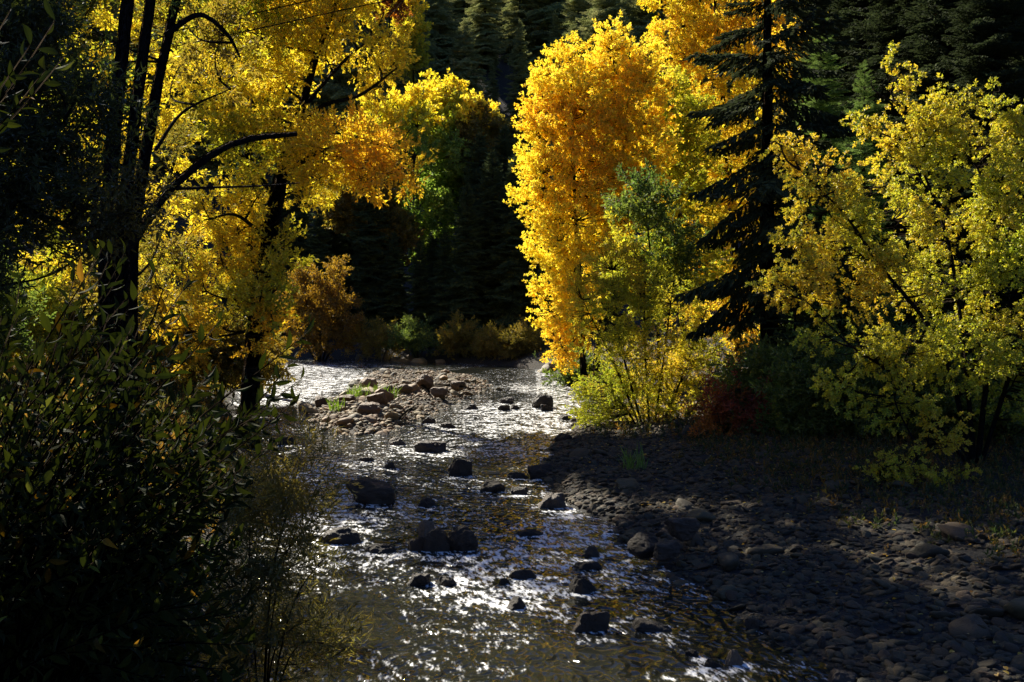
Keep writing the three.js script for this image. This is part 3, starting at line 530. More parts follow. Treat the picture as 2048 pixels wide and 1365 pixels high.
// ---------------------------------------------------------------- the big alder at the right
leafyPlant('alder', 'large spreading yellow green alder hanging over the right shore', 'tree',
  [st(19.5, [[1955, 930], [1985, 600, 0.4], [1970, 400, 0.4], [1925, 220, 0.2]], [6, 4, 2.5, 1]), st(19.5, [[1948, 930], [1880, 690, -0.5], [1760, 530, -1], [1690, 430, -1.2], [1600, 340, -1.4]], [6, 4.5, 3.5, 2.2, 0.8], { name: 'stem' }), st(19.5, [[1952, 930], [1900, 500], [1830, 300], [1785, 180]], [5, 3.5, 2, 0.8], { name: 'stem' }), st(19.5, [[1945, 930], [1800, 760, -1], [1700, 690, -1.4], [1610, 600, -1.6]], [4.5, 3, 2, 0.8], { name: 'stem' }), st(19.5, [[1960, 930], [2060, 600, 0.5], [2090, 350, 0.5]], [5, 3.5, 1.5], { name: 'stem' }), st(19.5, [[1955, 930], [1900, 880, -1], [1840, 900, -1.5]], [3, 2, 1], { name: 'stem' })],
  at(19.5, [[1780, 180, 38, 45], [1800, 250, 50, 40], [1865, 270, 55, 55], [1920, 220, 35, 50], [1830, 330, 75, 50], [1950, 330, 80, 60], [1740, 410, 75, 45, 0, -0.7], [1640, 350, 65, 40, 0, -1.2], [1590, 300, 35, 32, 0, -1.2], [1660, 430, 75, 38, 0, -1], [1790, 450, 85, 55, 0, -0.5], [1890, 440, 85, 70], [2010, 430, 70, 90], [1710, 500, 80, 40, 0, -1], [1610, 540, 55, 38, 0, -1.4], [1570, 570, 32, 30, 0, -1.4], [1690, 590, 75, 45, 0, -1.2], [1800, 570, 85, 55, 0, -0.8], [1910, 580, 90, 65], [2020, 600, 75, 80], [1640, 660, 40, 30, 1, -1.4], [1720, 690, 70, 42, 1, -1.2], [1820, 690, 80, 50, 1, -1], [1930, 710, 85, 60, 1, -0.6], [2030, 760, 70, 70, 1], [1690, 770, 45, 40, 1, -1.4], [1790, 800, 70, 42, 1, -1.4], [1860, 860, 60, 40, 0, -1.4], [1840, 930, 60, 40, 0, -1.6], [1760, 950, 34, 26, 0, -1.6], [1900, 960, 40, 32, 0, -1.5], [2040, 300, 50, 60, 0, 0.5], [2080, 500, 60, 90, 1, 0.5], [2090, 680, 60, 80, 1, 0.3], [1985, 260, 35, 45, 0, 0.4], [1730, 240, 30, 26, 0, -0.5], [1745, 175, 12, 34], [1770, 140, 12, 36], [1872, 225, 12, 45], [1935, 190, 11, 40], [1990, 215, 11, 42, 0, 0.4], [1560, 290, 24, 14, 0, -1.4], [1545, 550, 26, 14, 0, -1.6], [2030, 240, 14, 40, 0, 0.4], [1600, 470, 30, 20, 0, -1.4]]),
  { seed: 18, palettes: [ALDER, LIME], leaf: 5.6, clusters: 3900, sprigs: 4, spread: 2.9, kind: 'broad', hang: true, limbs: true, bough: 1.8, twig: 0.9, gap: -0.04, gapFreq: 1.3, mat: glossyLeaf, depth: 0.8, twigMat: twigWood, bark: darkBark });
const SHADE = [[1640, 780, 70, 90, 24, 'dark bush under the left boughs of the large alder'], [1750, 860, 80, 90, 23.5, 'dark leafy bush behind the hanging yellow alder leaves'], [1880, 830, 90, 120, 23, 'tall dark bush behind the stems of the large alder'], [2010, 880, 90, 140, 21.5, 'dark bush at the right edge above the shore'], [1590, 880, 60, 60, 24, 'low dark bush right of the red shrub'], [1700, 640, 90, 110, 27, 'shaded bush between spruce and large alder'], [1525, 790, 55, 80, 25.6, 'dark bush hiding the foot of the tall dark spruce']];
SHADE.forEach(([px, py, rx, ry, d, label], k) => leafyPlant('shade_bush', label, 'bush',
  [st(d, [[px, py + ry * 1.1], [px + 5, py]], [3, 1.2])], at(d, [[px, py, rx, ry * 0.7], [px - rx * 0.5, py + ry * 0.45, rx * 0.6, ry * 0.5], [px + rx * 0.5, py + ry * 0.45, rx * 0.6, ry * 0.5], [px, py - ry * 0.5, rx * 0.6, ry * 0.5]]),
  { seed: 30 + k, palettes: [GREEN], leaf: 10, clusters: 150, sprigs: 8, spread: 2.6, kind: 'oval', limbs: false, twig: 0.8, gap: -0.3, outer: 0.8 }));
const FRINGE = [[1330, 915, 60, 26, 25, 'low olive bush at the foot of the fan shaped shrub', OLIVE], [1440, 925, 55, 28, 23.5, 'low brown bush at the foot of the dark red shrub', RUST.map((c) => c.clone().multiplyScalar(0.5))], [1580, 945, 70, 34, 22, 'low dark green bush at the top of the right shore', GREEN], [1690, 960, 60, 34, 21.5, 'low olive bush under the hanging tip of the large alder', OLIVE], [1930, 1030, 80, 46, 18.2, 'low dark bush in front of the stems of the large alder', GREEN], [2040, 1040, 60, 56, 17.5, 'low dark bush at the right edge of the shore', GREEN], [1160, 760, 36, 22, 47, 'dark low bush at the waterline below the glowing cottonwoods', GREEN], [1215, 790, 40, 30, 40, 'olive bush overhanging the right channel', OLIVE]];
FRINGE.forEach(([px, py, rx, ry, d, label, pal], k) => leafyPlant('fringe_bush', label, 'bush',
  [st(d, [[px, py + ry], [px + 4, py]], [2, 0.8]), st(d, [[px, py + ry], [px - rx * 0.5, py]], [1.6, 0.7], { name: 'stem' }), st(d, [[px, py + ry], [px + rx * 0.5, py]], [1.6, 0.7], { name: 'stem' })], at(d, [[px, py, rx * 0.6, ry], [px - rx * 0.55, py + ry * 0.3, rx * 0.5, ry * 0.7], [px + rx * 0.55, py + ry * 0.3, rx * 0.5, ry * 0.7]]),
  { seed: 160 + k, palettes: [pal], leaf: 8, clusters: 90, sprigs: 7, spread: 2.4, kind: 'oval', limbs: false, twig: 0.8, gap: -0.2 }));
// ---------------------------------------------------------------- conifers of the right bank
const foot = (px, d, extra = 0) => { const p = P(px, 700, d); p.y = groundAt(p.x, d) - 0.05 + extra; return p; };
const tall = (px, d, top) => P(px, top, d).y - groundAt(P(px, top, d).x, d);
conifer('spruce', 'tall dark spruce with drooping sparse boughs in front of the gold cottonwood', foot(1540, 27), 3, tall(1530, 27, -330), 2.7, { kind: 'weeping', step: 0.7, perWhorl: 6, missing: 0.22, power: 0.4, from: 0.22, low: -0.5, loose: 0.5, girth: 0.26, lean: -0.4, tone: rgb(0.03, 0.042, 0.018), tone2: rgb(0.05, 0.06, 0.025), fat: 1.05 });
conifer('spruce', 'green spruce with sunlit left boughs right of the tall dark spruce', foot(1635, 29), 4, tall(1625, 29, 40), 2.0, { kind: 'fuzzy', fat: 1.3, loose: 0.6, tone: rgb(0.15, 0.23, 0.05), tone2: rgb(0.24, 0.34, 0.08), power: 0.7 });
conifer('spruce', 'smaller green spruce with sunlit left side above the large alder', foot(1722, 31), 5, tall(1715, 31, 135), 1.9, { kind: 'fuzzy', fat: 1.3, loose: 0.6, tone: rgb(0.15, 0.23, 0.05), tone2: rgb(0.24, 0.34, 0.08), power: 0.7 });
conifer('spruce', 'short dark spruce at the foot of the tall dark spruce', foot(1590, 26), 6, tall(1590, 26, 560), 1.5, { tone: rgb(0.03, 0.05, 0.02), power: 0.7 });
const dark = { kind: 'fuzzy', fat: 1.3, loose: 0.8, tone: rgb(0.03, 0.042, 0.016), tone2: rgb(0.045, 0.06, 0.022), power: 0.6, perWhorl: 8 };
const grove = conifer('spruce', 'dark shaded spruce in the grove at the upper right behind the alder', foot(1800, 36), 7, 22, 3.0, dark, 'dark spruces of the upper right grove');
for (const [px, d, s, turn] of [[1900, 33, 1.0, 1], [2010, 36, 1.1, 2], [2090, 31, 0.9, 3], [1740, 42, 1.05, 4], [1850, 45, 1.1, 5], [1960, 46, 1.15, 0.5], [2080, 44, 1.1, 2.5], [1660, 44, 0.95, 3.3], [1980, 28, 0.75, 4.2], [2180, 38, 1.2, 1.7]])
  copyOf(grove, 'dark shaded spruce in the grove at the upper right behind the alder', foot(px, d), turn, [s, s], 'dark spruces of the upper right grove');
leafyPlant('cottonwood', 'yellow cottonwood glimpsed through the dark grove at the upper right', 'tree',
  [st(60, [[1990, 700], [1985, 300], [1980, 0]], [6, 5, 2])], at(60, [[1960, 60, 80, 60], [2040, 90, 60, 80], [1930, 180, 60, 50], [1990, 0, 90, 60]]),
  { seed: 21, palettes: [GOLD], leaf: 8, clusters: 130, sprigs: 9, spread: 2.2, gap: -0.02 });

// ---------------------------------------------------------------- left bank
leafyPlant('cottonwood', 'sunlit yellow cottonwood leaning over the river with an orange right hand bough', 'tree',
  [st(27, [[492, 800], [507, 690], [522, 590], [548, 420], [578, 285], [603, 215], [630, 120], [655, 50], [690, -60], [700, -180]], [20, 18, 17, 15, 12, 8, 6, 4.5, 3, 1.5]),
    st(27, [[582, 280], [640, 215, -0.3], [720, 190, -0.6], [795, 135, -0.8]], [6, 4.5, 3.5, 1.2], { free: true }), st(27, [[600, 222], [690, 120, 0.4], [745, 75, 0.6]], [5, 3, 1], { free: true }), st(27, [[618, 140], [650, 60, 0.3], [640, -60, 0.5]], [5, 4, 2], { free: true }),
    st(27, [[560, 350], [650, 300, -0.8], [730, 285, -1.2], [830, 310, -1.5]], [6, 4, 3, 1], { free: true }), st(27, [[552, 400], [500, 330, 0.5], [430, 250, 1], [400, 180, 1.4]], [6, 4, 3, 1.5], { free: true }), st(27, [[535, 480], [470, 430, -0.5], [410, 440, -1]], [5, 3, 1.5], { free: true })],
  at(27, [[690, 60, 85, 65], [745, 110, 50, 60], [650, 110, 50, 50], [770, 160, 28, 34], [600, 30, 80, 60], [520, 60, 70, 60, 1], [460, 30, 80, 55, 1], [720, -40, 100, 60], [600, -60, 110, 60], [480, -70, 110, 60], [660, -140, 110, 60], [560, -200, 140, 90, 1], [700, -230, 110, 80], [620, -310, 140, 90, 1], [790, -140, 70, 60], [830, -240, 90, 70], [780, -350, 120, 80], [650, -430, 160, 90],
    [690, 300, 60, 40, 0, -1], [735, 270, 50, 36, 2, -1.2], [790, 310, 55, 45, 2, -1.4], [745, 340, 55, 42, 2, -1.2], [640, 290, 50, 40, 0, -0.8], [825, 340, 26, 26, 2, -1.5], [810, 275, 30, 25, 2, -1.4],
    [540, 220, 70, 45], [470, 240, 70, 50, 1], [500, 310, 70, 40, 1], [580, 320, 55, 40, 0, -0.6], [640, 360, 40, 30, 0, -0.8], [420, 180, 60, 60], [560, 150, 50, 45], [600, 400, 34, 28, 0, -0.6], [510, 400, 65, 42], [430, 420, 60, 50], [440, 500, 60, 50], [500, 500, 38, 45], [410, 580, 50, 50], [470, 600, 45, 45, 1], [560, 500, 28, 40, 1, -0.4], [565, 545, 26, 26, 1, -0.4], [515, 680, 24, 28, 2], [380, 660, 45, 50, 2], [440, 650, 30, 40], [520, 600, 40, 44, 1, -1], [490, 665, 42, 38, 0, -1], [545, 650, 24, 40, 2, -1], [515, 560, 36, 36, 0, -1]]),
  { seed: 22, palettes: [LEMON.map((c, i) => c.clone().lerp(GOLD[i], 0.4)), LIME, [rgb(0.94, 0.59, 0.027), rgb(0.94, 0.71, 0.035)]], leaf: 8.6, clusters: 2500, sprigs: 6, spread: 2.3, kind: 'oval', bough: 2, twig: 0.8, gap: -0.12, gapFreq: 0.8, bark: darkBark });
leafyPlant('cottonwood', 'dark many stemmed cottonwood in shade at the left, three leaning trunks', 'tree',
  [st(15, [[205, 700], [215, 470], [228, 260], [255, 0], [280, -250]], [18, 16, 14, 12, 8]), st(15, [[235, 700, 0.2], [245, 470, 0.3], [268, 250, 0.3], [300, 0, 0.4], [340, -250, 0.4]], [16, 14, 12, 10, 7], { name: 'trunk' }), st(15, [[260, 700, 0.8], [265, 500, 1], [300, 250, 1], [345, 30, 1.2], [400, -200, 1.4]], [16, 13, 11, 9, 5], { name: 'trunk' }),
    st(15, [[255, 500, 0.8], [300, 430, 1.2], [345, 375, 1.6], [430, 305, 2.2], [500, 278, 2.8], [592, 268, 3.4]], [10, 9, 8, 8, 7, 5], { free: true }), st(15, [[330, 70, 1], [400, 30, 1.2], [455, 70, 1.4], [480, 115, 1.6]], [6, 5, 4, 2], { free: true }), st(15, [[340, 378, 1.6], [430, 375, 1.8], [520, 372, 2], [600, 366, 2.2]], [3.5, 2.4, 1.8, 1], { free: true }), st(15, [[310, 300, 1], [365, 225, 1.3], [460, 178, 1.6]], [4, 3, 1], { free: true })],
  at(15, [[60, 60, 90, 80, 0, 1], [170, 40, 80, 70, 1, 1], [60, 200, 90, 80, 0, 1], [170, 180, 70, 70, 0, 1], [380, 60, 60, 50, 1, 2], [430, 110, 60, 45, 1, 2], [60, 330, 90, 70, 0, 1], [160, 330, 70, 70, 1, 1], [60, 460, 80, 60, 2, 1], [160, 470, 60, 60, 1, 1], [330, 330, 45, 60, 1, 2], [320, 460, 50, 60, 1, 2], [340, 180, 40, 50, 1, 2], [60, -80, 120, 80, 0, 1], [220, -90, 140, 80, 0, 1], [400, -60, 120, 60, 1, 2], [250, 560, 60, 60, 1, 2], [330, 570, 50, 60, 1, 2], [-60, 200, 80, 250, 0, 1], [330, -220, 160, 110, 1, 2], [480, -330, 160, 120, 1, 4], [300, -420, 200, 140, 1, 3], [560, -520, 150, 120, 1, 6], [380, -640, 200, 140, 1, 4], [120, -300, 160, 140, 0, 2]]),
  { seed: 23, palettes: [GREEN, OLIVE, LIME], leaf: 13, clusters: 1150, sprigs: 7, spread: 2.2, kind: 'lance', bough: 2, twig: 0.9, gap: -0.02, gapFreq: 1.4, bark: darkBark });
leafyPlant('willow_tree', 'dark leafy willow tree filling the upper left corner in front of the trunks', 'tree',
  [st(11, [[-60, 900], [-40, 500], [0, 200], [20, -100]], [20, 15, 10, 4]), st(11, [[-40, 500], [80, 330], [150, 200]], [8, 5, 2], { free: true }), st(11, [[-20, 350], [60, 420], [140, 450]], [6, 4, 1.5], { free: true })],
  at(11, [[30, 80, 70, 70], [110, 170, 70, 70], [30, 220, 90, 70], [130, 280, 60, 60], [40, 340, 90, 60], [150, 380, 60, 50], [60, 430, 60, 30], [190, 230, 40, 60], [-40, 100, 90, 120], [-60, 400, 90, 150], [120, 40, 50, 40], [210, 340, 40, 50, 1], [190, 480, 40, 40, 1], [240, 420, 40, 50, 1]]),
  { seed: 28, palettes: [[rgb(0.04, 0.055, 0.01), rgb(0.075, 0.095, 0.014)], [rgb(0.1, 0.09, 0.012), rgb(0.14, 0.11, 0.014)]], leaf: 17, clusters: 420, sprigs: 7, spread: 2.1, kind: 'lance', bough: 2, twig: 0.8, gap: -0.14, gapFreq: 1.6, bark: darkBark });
leafyPlant('cottonwood', 'sunlit yellow green cottonwood behind the dark left trunks', 'tree',
  [st(37, [[180, 770], [185, 500], [200, 250], [210, 0]], [9, 7, 5, 2]), st(37, [[182, 600], [320, 400], [380, 200]], [6, 4, 2], { free: true })],
  at(37, [[150, 30, 80, 60, 1], [220, 80, 80, 80], [340, 60, 80, 70, 1], [150, 180, 70, 80, 1], [240, 200, 90, 80], [360, 190, 70, 70], [60, 320, 100, 80, 1], [190, 340, 90, 80], [320, 320, 80, 80], [60, 480, 90, 80, 0], [190, 480, 90, 80, 1], [310, 460, 80, 80], [90, 590, 90, 70, 0], [250, 600, 90, 70], [360, 580, 60, 80, 1], [350, 680, 60, 50], [200, -70, 180, 80], [650, -130, 70, 70], [700, -190, 70, 80], [760, -150, 50, 50], [520, -190, 50, 60], [590, -190, 60, 60], [560, -290, 80, 60], [640, -330, 70, 70], [560, 60, 50, 50], [600, 0, 50, 50], [520, -20, 40, 50], [560, -390, 80, 60]]),  // upper right lobes added out of sight to shade the right shore
  { seed: 24, palettes: [LEMON, LIME], leaf: 8, clusters: 900, sprigs: 8, spread: 2.2, kind: 'oval', bough: 2, twig: 0.7, gap: -0.1 });
[[60, 640, 110, 70, 30, 'yellow green thicket at the left edge below the background cottonwood', LIME], [200, 650, 100, 70, 31, 'thicket in half shade behind the dark trunks', OLIVE], [330, 670, 90, 65, 33, 'orange leaved thicket left of the leaning trunk', [AMBER[0].clone().multiplyScalar(0.6), GOLD[0].clone().multiplyScalar(0.8)]], [440, 700, 70, 50, 35, 'dark olive bush behind the leaning trunk at the water', OLIVE], [500, 715, 40, 30, 38, 'small bush on the left bank at the waterline', OLIVE], [-60, 600, 110, 100, 26, 'green thicket outside the left edge', GREEN]].forEach(([px, py, rx, ry, d, label, pal], k) => leafyPlant('thicket', label, 'bush',
  [st(d, [[px, py + ry], [px + 5, py]], [3, 1.2]), st(d, [[px, py + ry], [px - rx * 0.4, py]], [2.5, 1], { name: 'stem' }), st(d, [[px, py + ry], [px + rx * 0.4, py]], [2.5, 1], { name: 'stem' })], at(d, [[px, py, rx * 0.7, ry * 0.7], [px - rx * 0.5, py + ry * 0.3, rx * 0.6, ry * 0.6], [px + rx * 0.5, py + ry * 0.3, rx * 0.6, ry * 0.6], [px, py - ry * 0.5, rx * 0.6, ry * 0.5]]),
  { seed: 130 + k, palettes: [pal], leaf: 9, clusters: 200, sprigs: 8, spread: 2.4, kind: 'oval', limbs: false, twig: 0.8, gap: -0.25, outer: 0.7 }));
leafyPlant('cottonwood', 'added tall cottonwood hidden behind the leaning yellow tree, its crown shading the right shore', 'tree',
  [st(45, [[470, 760], [480, 500], [520, 100], [560, -150], [570, -240]], [11, 9, 7, 4, 2])],
  at(45, [[520, 40, 70, 60], [480, -60, 60, 60], [490, -150, 60, 60], [490, -240, 60, 60], [570, -90, 70, 60], [570, -180, 70, 60], [580, -260, 70, 50], [650, -130, 70, 60], [650, -220, 80, 60], [650, -40, 70, 50], [730, -140, 70, 55], [740, -220, 70, 60], [820, -170, 60, 50]]),  // unseen crown, added and shaped to shade the right shore
  { seed: 27, palettes: [LEMON, LIME], leaf: 11, clusters: 900, sprigs: 8, spread: 2.4, bough: 2, twig: 0.7, gap: -0.3 });
// trees added further left, outside the picture, to shade the near bank
leafyPlant('cottonwood', 'unseen broad cottonwood added for shade left of the dark many stemmed tree', 'tree', [st(22, [[-330, 760], [-330, 300], [-310, -200], [-300, -500]], [20, 16, 10, 4])],
  at(22, [[-330, 0, 170, 150], [-300, -480, 170, 130], [-150, -330, 150, 130], [-200, -150, 170, 150], [-450, -150, 170, 150], [-300, -330, 200, 160], [-420, 150, 150, 130], [-230, 180, 110, 130], [-330, 350, 150, 110]]), { seed: 25, palettes: [OLIVE], leaf: 18, clusters: 480, sprigs: 8, spread: 3, gap: -0.35 });
leafyPlant('cottonwood', 'unseen tall cottonwood added for shade outside the left edge', 'tree', [st(17, [[-700, 760], [-690, 300], [-680, -300], [-680, -600]], [26, 20, 12, 5])],
  at(17, [[-700, -100, 220, 180], [-560, -300, 220, 180], [-800, -350, 220, 180], [-680, -560, 220, 180], [-700, 150, 220, 150], [-650, 380, 200, 150]]), { seed: 26, palettes: [OLIVE], leaf: 22, clusters: 480, sprigs: 8, spread: 3, gap: -0.35 });

// ---------------------------------------------------------------- far bank
leafyPlant('rust_shrub', 'rust orange shrub with spiky tops on the far bank', 'shrub',
  [st(66, [[640, 712], [640, 640], [640, 550]], [2.5, 1.6, 0.6]), ...[[590, 640, 582, 565], [615, 620, 605, 548], [672, 620, 680, 545], [690, 650, 708, 590]].map(([a, b, c, e]) => st(66, [[640, 712], [a, b], [c, e]], [2, 1.2, 0.5], { name: 'stem' }))],
  at(66, [[605, 570, 12, 28], [640, 565, 13, 32], [680, 555, 12, 30], [585, 610, 22, 32], [620, 620, 28, 36], [660, 620, 30, 36], [698, 625, 18, 30], [600, 665, 32, 28], [650, 670, 36, 28], [690, 670, 24, 24]]),
  { seed: 41, palettes: [[rgb(0.25, 0.145, 0.01), rgb(0.31, 0.2, 0.015)]], leaf: 5.5, clusters: 230, sprigs: 8, spread: 1.8, kind: 'oval', limbs: false, twig: 0.5, gap: -0.3 });
[[760, 680, 50, 28, 'olive willow shrub next to the rust orange shrub on the far bank', OLIVE], [835, 676, 52, 30, 'green willow shrub left of centre in the low hedge on the far bank', GREEN], [922, 675, 36, 28, 'rounded yellowish willow shrub in the middle of the far bank', OLIVE], [990, 690, 30, 24, 'small dull willow shrub right of the rounded one on the far bank', OLIVE], [1050, 688, 40, 28, 'brownish willow shrub at the right end of the far bank beside the orange tree', OLIVE.map((c) => c.clone().multiplyScalar(0.8))]].forEach(([px, py, rx, ry, label, pal], k) => leafyPlant('willow_shrub', label, 'shrub',
  [st(66 - k, [[px, py + ry], [px, py - ry * 0.6]], [1.6, 0.6]), st(66 - k, [[px, py + ry], [px + rx * 0.5, py - ry * 0.5]], [1.4, 0.5], { name: 'stem' }), st(66 - k, [[px, py + ry], [px - rx * 0.5, py - ry * 0.5]], [1.4, 0.5], { name: 'stem' })],
  at(66 - k, [[px, py - 4, rx * 0.6, ry * 0.8], [px - rx * 0.6, py + 6, rx * 0.5, ry * 0.65], [px + rx * 0.6, py + 6, rx * 0.5, ry * 0.65]]), { seed: 42 + k, palettes: [pal.map((c) => c.clone().multiplyScalar(1.1))], leaf: 5, clusters: 110, sprigs: 8, spread: 2, kind: 'lance', limbs: false, twig: 0.5, gap: -0.3 }));
for (const [name, px, d, lobes, pal, label, seed] of [
  ['cottonwood', 835, 82, [[795, 220, 36, 30], [850, 212, 30, 28], [830, 255, 56, 40, 1], [850, 330, 70, 60, 2], [830, 420, 60, 60, 2], [870, 490, 50, 50, 2], [760, 240, 30, 40]], [LEMON, LIME, [rgb(0.22, 0.34, 0.04), rgb(0.34, 0.42, 0.05)]], 'round topped yellow green cottonwood in the middle distance left of the gap', 51],
  ['cottonwood', 885, 86, [[885, 190, 26, 30], [890, 235, 40, 40, 1], [910, 300, 50, 50, 2], [920, 380, 50, 60, 2]], [LEMON, LIME, [rgb(0.22, 0.34, 0.04), rgb(0.3, 0.4, 0.05)]], 'narrow bright yellow cottonwood top in the middle distance', 52],
  ['cottonwood', 955, 84, [[952, 225, 24, 26], [965, 265, 34, 36, 1], [950, 320, 40, 44, 1], [960, 400, 45, 55, 2]], [GOLD, OLIVE, GREEN], 'dull golden cottonwood in the middle distance in front of the hillside spruces', 53],
  ['cottonwood', 720, 78, [[700, 420, 50, 36], [760, 440, 45, 36], [730, 370, 60, 40], [790, 470, 35, 30]], [OLIVE], 'shaded brownish cottonwood behind the orange bough on the far bank', 54],
]) leafyPlant(name, label, 'tree', [st(d, [[px, 690], [px, 450], [px, lobes[0][1]]], [4, 3, 1])], at(d, lobes), { seed, palettes: pal, leaf: 6, clusters: 300, sprigs: 9, spread: 2.2, bough: 1.2, twig: 0.5, gap: -0.25 });
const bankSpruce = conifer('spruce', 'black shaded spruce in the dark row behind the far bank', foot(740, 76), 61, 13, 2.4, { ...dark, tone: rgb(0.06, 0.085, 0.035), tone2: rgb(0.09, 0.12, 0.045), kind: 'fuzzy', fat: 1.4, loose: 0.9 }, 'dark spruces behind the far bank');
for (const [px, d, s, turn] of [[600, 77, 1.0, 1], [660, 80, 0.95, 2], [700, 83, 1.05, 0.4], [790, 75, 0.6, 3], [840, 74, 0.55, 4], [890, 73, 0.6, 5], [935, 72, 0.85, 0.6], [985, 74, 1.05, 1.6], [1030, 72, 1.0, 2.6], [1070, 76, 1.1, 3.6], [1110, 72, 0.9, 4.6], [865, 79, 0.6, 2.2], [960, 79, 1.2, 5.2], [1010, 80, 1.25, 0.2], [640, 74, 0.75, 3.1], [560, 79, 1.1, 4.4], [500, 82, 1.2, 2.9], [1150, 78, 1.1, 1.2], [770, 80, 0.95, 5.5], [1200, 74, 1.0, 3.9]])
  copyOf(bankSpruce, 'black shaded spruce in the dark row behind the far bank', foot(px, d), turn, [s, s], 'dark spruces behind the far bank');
// stones along the far waterline
{
  const R = rng(91);
  for (let k = 0; k < 34; k++) {
    const px = lerp(700, 1120, (k + R()) / 34), py = lerp(708, 742, ss(560, 1120, px)) - R() * 8 + 4, p = G(px, py); if (ground(p.x, -p.z) < -0.3) continue;
    const s = 0.25 + 0.4 * R(); const o = new THREE.Mesh(STONES[k % 6], pebble); o.name = numbered('bank_stone'); o.castShadow = o.receiveShadow = true; o.position.set(p.x, groundAt(p.x, -p.z) + 0.05, p.z); o.rotation.set(R(), R() * 6, R()); o.scale.set(s * 1.3, s * 0.7, s);
    scene.add(tag(o, 'dark stone among the others along the shaded far waterline', 'stone', 'stones along the far waterline'));
  }
}
// ---------------------------------------------------------------- hillside
const HILL = { kind: 'fuzzy', tone: rgb(0.24, 0.28, 0.1), tone2: rgb(0.36, 0.36, 0.14), step: 0.55, perWhorl: 9, power: 0.7, fat: 1.5, loose: 0.8 };
const hillFoot = (px, base) => { for (let d = 90; d < 300; d += 1) { const p = P(px, base, d); if (ground(p.x, d) >= p.y) { p.y = ground(p.x, d) - 0.2; return p; } } return null; };
const heightTo = (p, top) => (P(0, top, -p.z).y - p.y);
const fir = (label, px, base, top, wide, seed, group) => { const p = hillFoot(px, base); return conifer('fir', label, p, seed, heightTo(p, top), wide * -p.z / F, HILL, group); };
const firA = fir('broad grey green fir in the centre of the hillside, sunlit from the left', 930, 300, 38, 66, 81);
const firB = fir('narrow fir with a knobbly crown right of the broad hillside fir', 1040, 290, 40, 42, 82);
const firC = fir('dark full fir at the top of the hillside left of the broad one', 880, 170, -30, 60, 83);
const others = [['fir right of the gap, its top just above the orange tree', 1110, 200, 20, firB], ['fir at the top edge above the golden pair', 1195, 140, -30, firA], ['fir half hidden behind the golden pair of cottonwoods', 1150, 230, 60, firC], ['small fir in front of the broad hillside fir', 970, 330, 190, firB], ['slender fir just right of the broad hillside fir', 985, 260, 120, firB]];
for (const [label, px, base, top, proto] of others) { const p = hillFoot(px, base), h = heightTo(p, top), ph = heightTo(proto.position, 0), s = h / (proto === firA ? heightTo(firA.position, 38) : proto === firB ? heightTo(firB.position, 40) : heightTo(firC.position, -30)); copyOf(proto, label, p, px, [s, s]); }
{
  const R = rng(95), protos = [firA, firB, firC], H0 = [heightTo(firA.position, 38), heightTo(firB.position, 40), heightTo(firC.position, -30)];
  for (let row = 0; row < 7; row++) for (let k = 0; k < 20; k++) {
    const px = -90 + k * 84 + (R() - 0.5) * 50 + (row % 2) * 31, base = 330 - row * 60 + (R() - 0.5) * 40, q = Math.floor(R() * 3), p = hillFoot(px, base);
    if (!p || (row < 3 && px > 820 && px < 1130)) continue;
    const h = 17 + 10 * R(), s = h / H0[q];
    copyOf(protos[q], 'dark fir among many on the forested hillside', p, R() * 6.28, [s * (1 + 0.4 * R()), s], 'firs covering the hillside');
  }
}
leafyPlant('aspen', 'slim yellow green aspen standing among the dark firs near the top', 'tree', [st(112, [[828, 190], [826, 100], [825, 0]], [2.4, 1.8, 0.6])],
  at(112, [[826, 20, 14, 26], [824, 60, 20, 30], [826, 100, 20, 26, 1], [820, 130, 16, 22, 1], [828, -14, 9, 20]]), { seed: 55, palettes: [LEMON, LIME], leaf: 5, clusters: 110, sprigs: 8, spread: 2, bough: 0.7, twig: 0.4, gap: -0.4 });
leafyPlant('maple', 'small red orange tree on the hillside left of the slim aspen', 'tree', [st(105, [[775, 130], [778, 60], [780, 0]], [2.4, 1.6, 0.6])],
  at(105, [[785, 15, 18, 20], [760, 5, 22, 22], [800, 0, 14, 18]]), { seed: 56, palettes: [RUST], leaf: 5, clusters: 60, sprigs: 8, spread: 2, bough: 0.7, twig: 0.4, gap: -0.4 });
// ---------------------------------------------------------------- overhead wires
for (const [a, b, label] of [[[-500, 250, 24], [1150, -122, 25], 'upper overhead wire crossing the yellow leaves at the upper left'], [[-500, 270, 24], [1150, -82, 25], 'lower overhead wire crossing the yellow leaves at the upper left']]) {
  const A = P(...a), B = P(...b), o = part(numbered('overhead_wire'), new Geo().tube([A, A.clone().lerp(B, 0.5).add(V(0, -0.05, 0)), B], [0.014, 0.014, 0.014], 6, 14).build(A), new THREE.MeshStandardMaterial({ color: rgb(0.6, 0.6, 0.58), roughness: 0.35, metalness: 0.8 }), scene);
  o.position.copy(A); tag(o, label, 'wire');
}
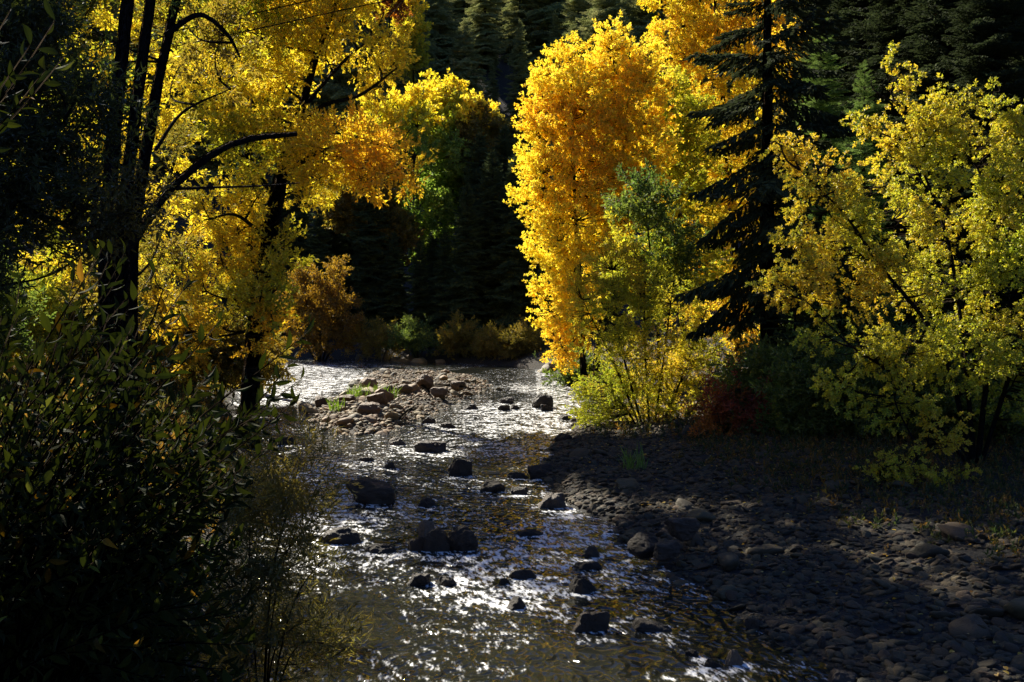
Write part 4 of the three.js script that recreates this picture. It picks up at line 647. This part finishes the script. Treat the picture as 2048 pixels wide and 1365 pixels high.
// ---------------------------------------------------------------- the bush in front at the left
{
  const D = 5.4, base = V(-2.9, 0, -5.6); base.y = groundAt(base.x, 5.6) - 0.1;
  const t = thing('willow_bush', 'large dark leaved willow bush filling the lower left foreground in shade', 'bush', base), R = rng(77), stems = new Geo(), leaves = [], tips = [];
  const shapes = [0.28, 0.32, 0.25].map((w, k) => { const out = { p: [], c: [] }, q = rng(k + 5);                       // a willow leaf with a curved blade
    const n = 7, pt = (s, side) => { const x = Math.sin(Math.PI * Math.pow(s, 0.8)) * w / 2 * side, z = (0.05 + 0.06 * k) * Math.sin(s * 3) ; return V(x, s, z + Math.abs(side) * 0.05 * Math.sin(Math.PI * s)); };
    for (let i = 0; i < n; i++) for (const sd of [-1, 1]) { const a = pt(i / n, 0), b = pt((i + 1) / n, 0), c = pt(i / n, sd), e = pt((i + 1) / n, sd), tri = sd > 0 ? [[a, c, b], [c, e, b]] : [[a, b, c], [c, b, e]]; for (const T of tri) for (const v of T) { out.p.push(v.x, v.y, v.z); const l = 0.9 + 0.1 * q(); out.c.push(l, l, l); } }
    return mergeVertices(leafGeometry(out)); }).map((g) => { g.computeVertexNormals(); return g; });
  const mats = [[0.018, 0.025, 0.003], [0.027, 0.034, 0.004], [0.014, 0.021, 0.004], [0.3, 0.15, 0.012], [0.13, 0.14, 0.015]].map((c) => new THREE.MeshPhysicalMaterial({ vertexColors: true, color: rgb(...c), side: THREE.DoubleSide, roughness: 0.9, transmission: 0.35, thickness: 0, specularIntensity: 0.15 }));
  // shoots end where the photograph shows leaves: [px, py, d]
  const ends = [];
  for (let k = 0; k < 400; k++) {
    const px = -60 + 660 * Math.pow(R(), 0.9), edge = px < 330 ? lerp(470, 560, R()) : lerp(560, 800, (px - 330) / 270), top = edge + R() * 60, py = lerp(top, 1420, Math.pow(R(), 0.85));
    if (px > 520 + 60 * noise(py * 0.01, 3) || (py > 950 && px > 500)) continue;
    ends.push([px, py, D - 1.1 + 2.4 * R()]);
  }
  ends.push([625, 655, 4.9], [600, 700, 5], [560, 760, 5], [590, 800, 5], [560, 870, 5.1], [540, 900, 5.1], [520, 830, 5], [600, 760, 5.1], [60, 90, 4.4], [110, 40, 4.5], [20, 20, 4.3], [90, 140, 4.4], [30, 170, 4.5], [130, 110, 4.7], [380, 560, 4.8], [150, 545, 5], [250, 600, 5], [440, 640, 5]);
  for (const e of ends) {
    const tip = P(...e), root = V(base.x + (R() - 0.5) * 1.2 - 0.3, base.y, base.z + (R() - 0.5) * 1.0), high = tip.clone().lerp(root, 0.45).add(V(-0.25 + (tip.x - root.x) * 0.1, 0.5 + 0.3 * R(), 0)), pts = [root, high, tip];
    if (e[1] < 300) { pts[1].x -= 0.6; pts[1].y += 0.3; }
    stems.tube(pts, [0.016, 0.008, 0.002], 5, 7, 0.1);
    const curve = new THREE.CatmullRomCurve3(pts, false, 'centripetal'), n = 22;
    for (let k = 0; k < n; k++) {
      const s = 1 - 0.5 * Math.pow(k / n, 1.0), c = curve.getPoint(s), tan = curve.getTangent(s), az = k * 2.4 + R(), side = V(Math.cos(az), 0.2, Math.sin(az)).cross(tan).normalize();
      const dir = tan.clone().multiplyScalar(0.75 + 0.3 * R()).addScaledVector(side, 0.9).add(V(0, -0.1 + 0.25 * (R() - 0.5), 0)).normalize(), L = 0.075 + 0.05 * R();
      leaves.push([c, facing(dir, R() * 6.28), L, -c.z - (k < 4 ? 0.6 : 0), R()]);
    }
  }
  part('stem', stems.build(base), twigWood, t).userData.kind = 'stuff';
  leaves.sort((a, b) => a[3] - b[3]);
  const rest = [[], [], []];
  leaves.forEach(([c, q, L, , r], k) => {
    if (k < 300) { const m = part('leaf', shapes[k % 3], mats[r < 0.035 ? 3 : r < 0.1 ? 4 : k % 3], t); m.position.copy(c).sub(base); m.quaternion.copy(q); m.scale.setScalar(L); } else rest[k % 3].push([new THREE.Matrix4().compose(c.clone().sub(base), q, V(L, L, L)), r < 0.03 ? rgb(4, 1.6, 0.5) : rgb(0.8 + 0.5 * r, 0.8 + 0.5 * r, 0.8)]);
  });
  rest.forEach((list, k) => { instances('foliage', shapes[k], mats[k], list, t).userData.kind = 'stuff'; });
}
leafyPlant('sandbar_willow', 'fine leaved willow shrub at the water edge beside the large dark bush', 'shrub',
  [st(9.5, [[520, 1340], [545, 1150], [580, 1000], [600, 920]], [3, 2.2, 1.4, 0.6]), ...[[560, 1150, 640, 960], [500, 1150, 500, 960], [590, 1200, 660, 1100], [560, 1280, 640, 1230], [470, 1200, 440, 1050], [600, 1290, 690, 1300]].map(([a, b, c, e]) => st(9.5, [[522, 1345], [a, b], [c, e]], [2.2, 1.5, 0.6], { name: 'stem' })), st(9.5, [[540, 1150], [600, 1070], [690, 985]], [2, 1.4, 0.7], { name: 'bare_twig', free: true })],
  at(9.5, [[580, 940, 55, 40], [530, 990, 60, 50], [600, 1000, 30, 40], [470, 1000, 50, 60], [540, 1080, 60, 50], [480, 1120, 60, 70], [580, 1160, 50, 50], [620, 1110, 26, 30], [500, 1230, 70, 60], [590, 1260, 50, 50], [640, 1300, 40, 40], [520, 1330, 90, 50]]),
  { seed: 61, palettes: [[rgb(0.14, 0.13, 0.02), rgb(0.26, 0.2, 0.025)]], leaf: 20, clusters: 190, sprigs: 6, spread: 1.5, kind: 'narrow', limbs: false, twig: 0.7, gap: -0.2, lift: 0.5, bark: twigWood });

// low plants and fallen sprigs on the forest floor
{
  const R = rng(140), list = [], tones = [rgb(0.09, 0.1, 0.02), rgb(0.16, 0.12, 0.02), rgb(0.25, 0.14, 0.02), rgb(0.06, 0.09, 0.02)];
  for (let k = 0; k < 16000; k++) {
    const d = 4 + 76 * Math.pow(R(), 1.3), x = (R() * 1.3 - 0.65) * d * 1.0, s = signed(RIVER, x, d), near = x > 0 && d < 26;
    if (s < (near ? 3.6 + 1.2 * noise(x, d, 2) : 0.5 + 1.2 * R())) continue;
    const q = 0.025 + 0.03 * R() + d * 0.0015;
    list.push([new THREE.Matrix4().compose(V(x, ground(x, d) - 0.02, -d), facing(V(R() - 0.5, 1, R() - 0.5).normalize(), R() * 6.28), V(q, q * 1.4, q)), tones[Math.floor(R() * 4)]]);
  }
  for (let k = 0; k < 9000; k++) {
    const d = 5 + 34 * R(), x = -2 - (R() * 0.55) * (d + 6), s = signed(RIVER, x, d);
    if (s < 0.2 + 0.5 * R()) continue;
    const q = 0.06 + 0.1 * R();
    list.push([new THREE.Matrix4().compose(V(x, ground(x, d) - 0.02, -d), facing(V(R() - 0.5, 1, R() - 0.5).normalize(), R() * 6.28), V(q, q * 1.3, q)), tones[Math.floor(R() * 4)]]);
  }
  for (let k = 0; k < 9000; k++) {
    const d = 13 + 15 * R(), x = 2 + 12 * R(), s = signed(RIVER, x, d);
    if (s < 3.5 + 1.5 * noise(x * 1.2, d * 1.2, 2)) continue;
    const q = 0.03 + 0.05 * R();
    list.push([new THREE.Matrix4().compose(V(x, ground(x, d) - 0.01, -d), facing(V((R() - 0.5) * 1.6, 1, (R() - 0.5) * 1.6).normalize(), R() * 6.28), V(q, q, q)), tones[Math.floor(R() * 4)]]);
  }
  const o = instances(numbered('undergrowth'), SPRIGS.oval[0], leafy, list, scene); tag(o, 'low weeds and seedlings covering the shaded forest floor on both banks', 'undergrowth');
}

// fallen leaves on the stones
{
  const R = rng(150), list = [], out = { p: [], c: [] }; leafShape(out, V(0, 0, -0.5), V(0, 0, 1), V(0, 1, 0), 1, 0.7, [1, 1, 1], 0.15, 0.1);
  for (let k = 0; k < 2600; k++) {
    const d = 9 + 26 * R(), x = lerp(0, 11, R()), s = signed(RIVER, x, d); if (s < 0.8) continue;
    const q = 0.045 + 0.035 * R(), hue = R();
    list.push([new THREE.Matrix4().compose(V(x, ground(x, d) + 0.05 + 0.04 * R(), -d), new THREE.Quaternion().setFromEuler(new THREE.Euler((R() - 0.5) * 0.9, R() * 6.28, (R() - 0.5) * 0.9)), V(q, q, q)), hue < 0.5 ? rgb(0.5, 0.3, 0.03) : hue < 0.8 ? rgb(0.28, 0.15, 0.04) : rgb(0.6, 0.42, 0.05)]);
  }
  const o = instances(numbered('fallen_leaves'), leafGeometry(out), leafy, list, scene); tag(o, 'fallen yellow and brown leaves lying among the stones of the right shore', 'fallen leaves');
}
renderer.render(scene, camera);
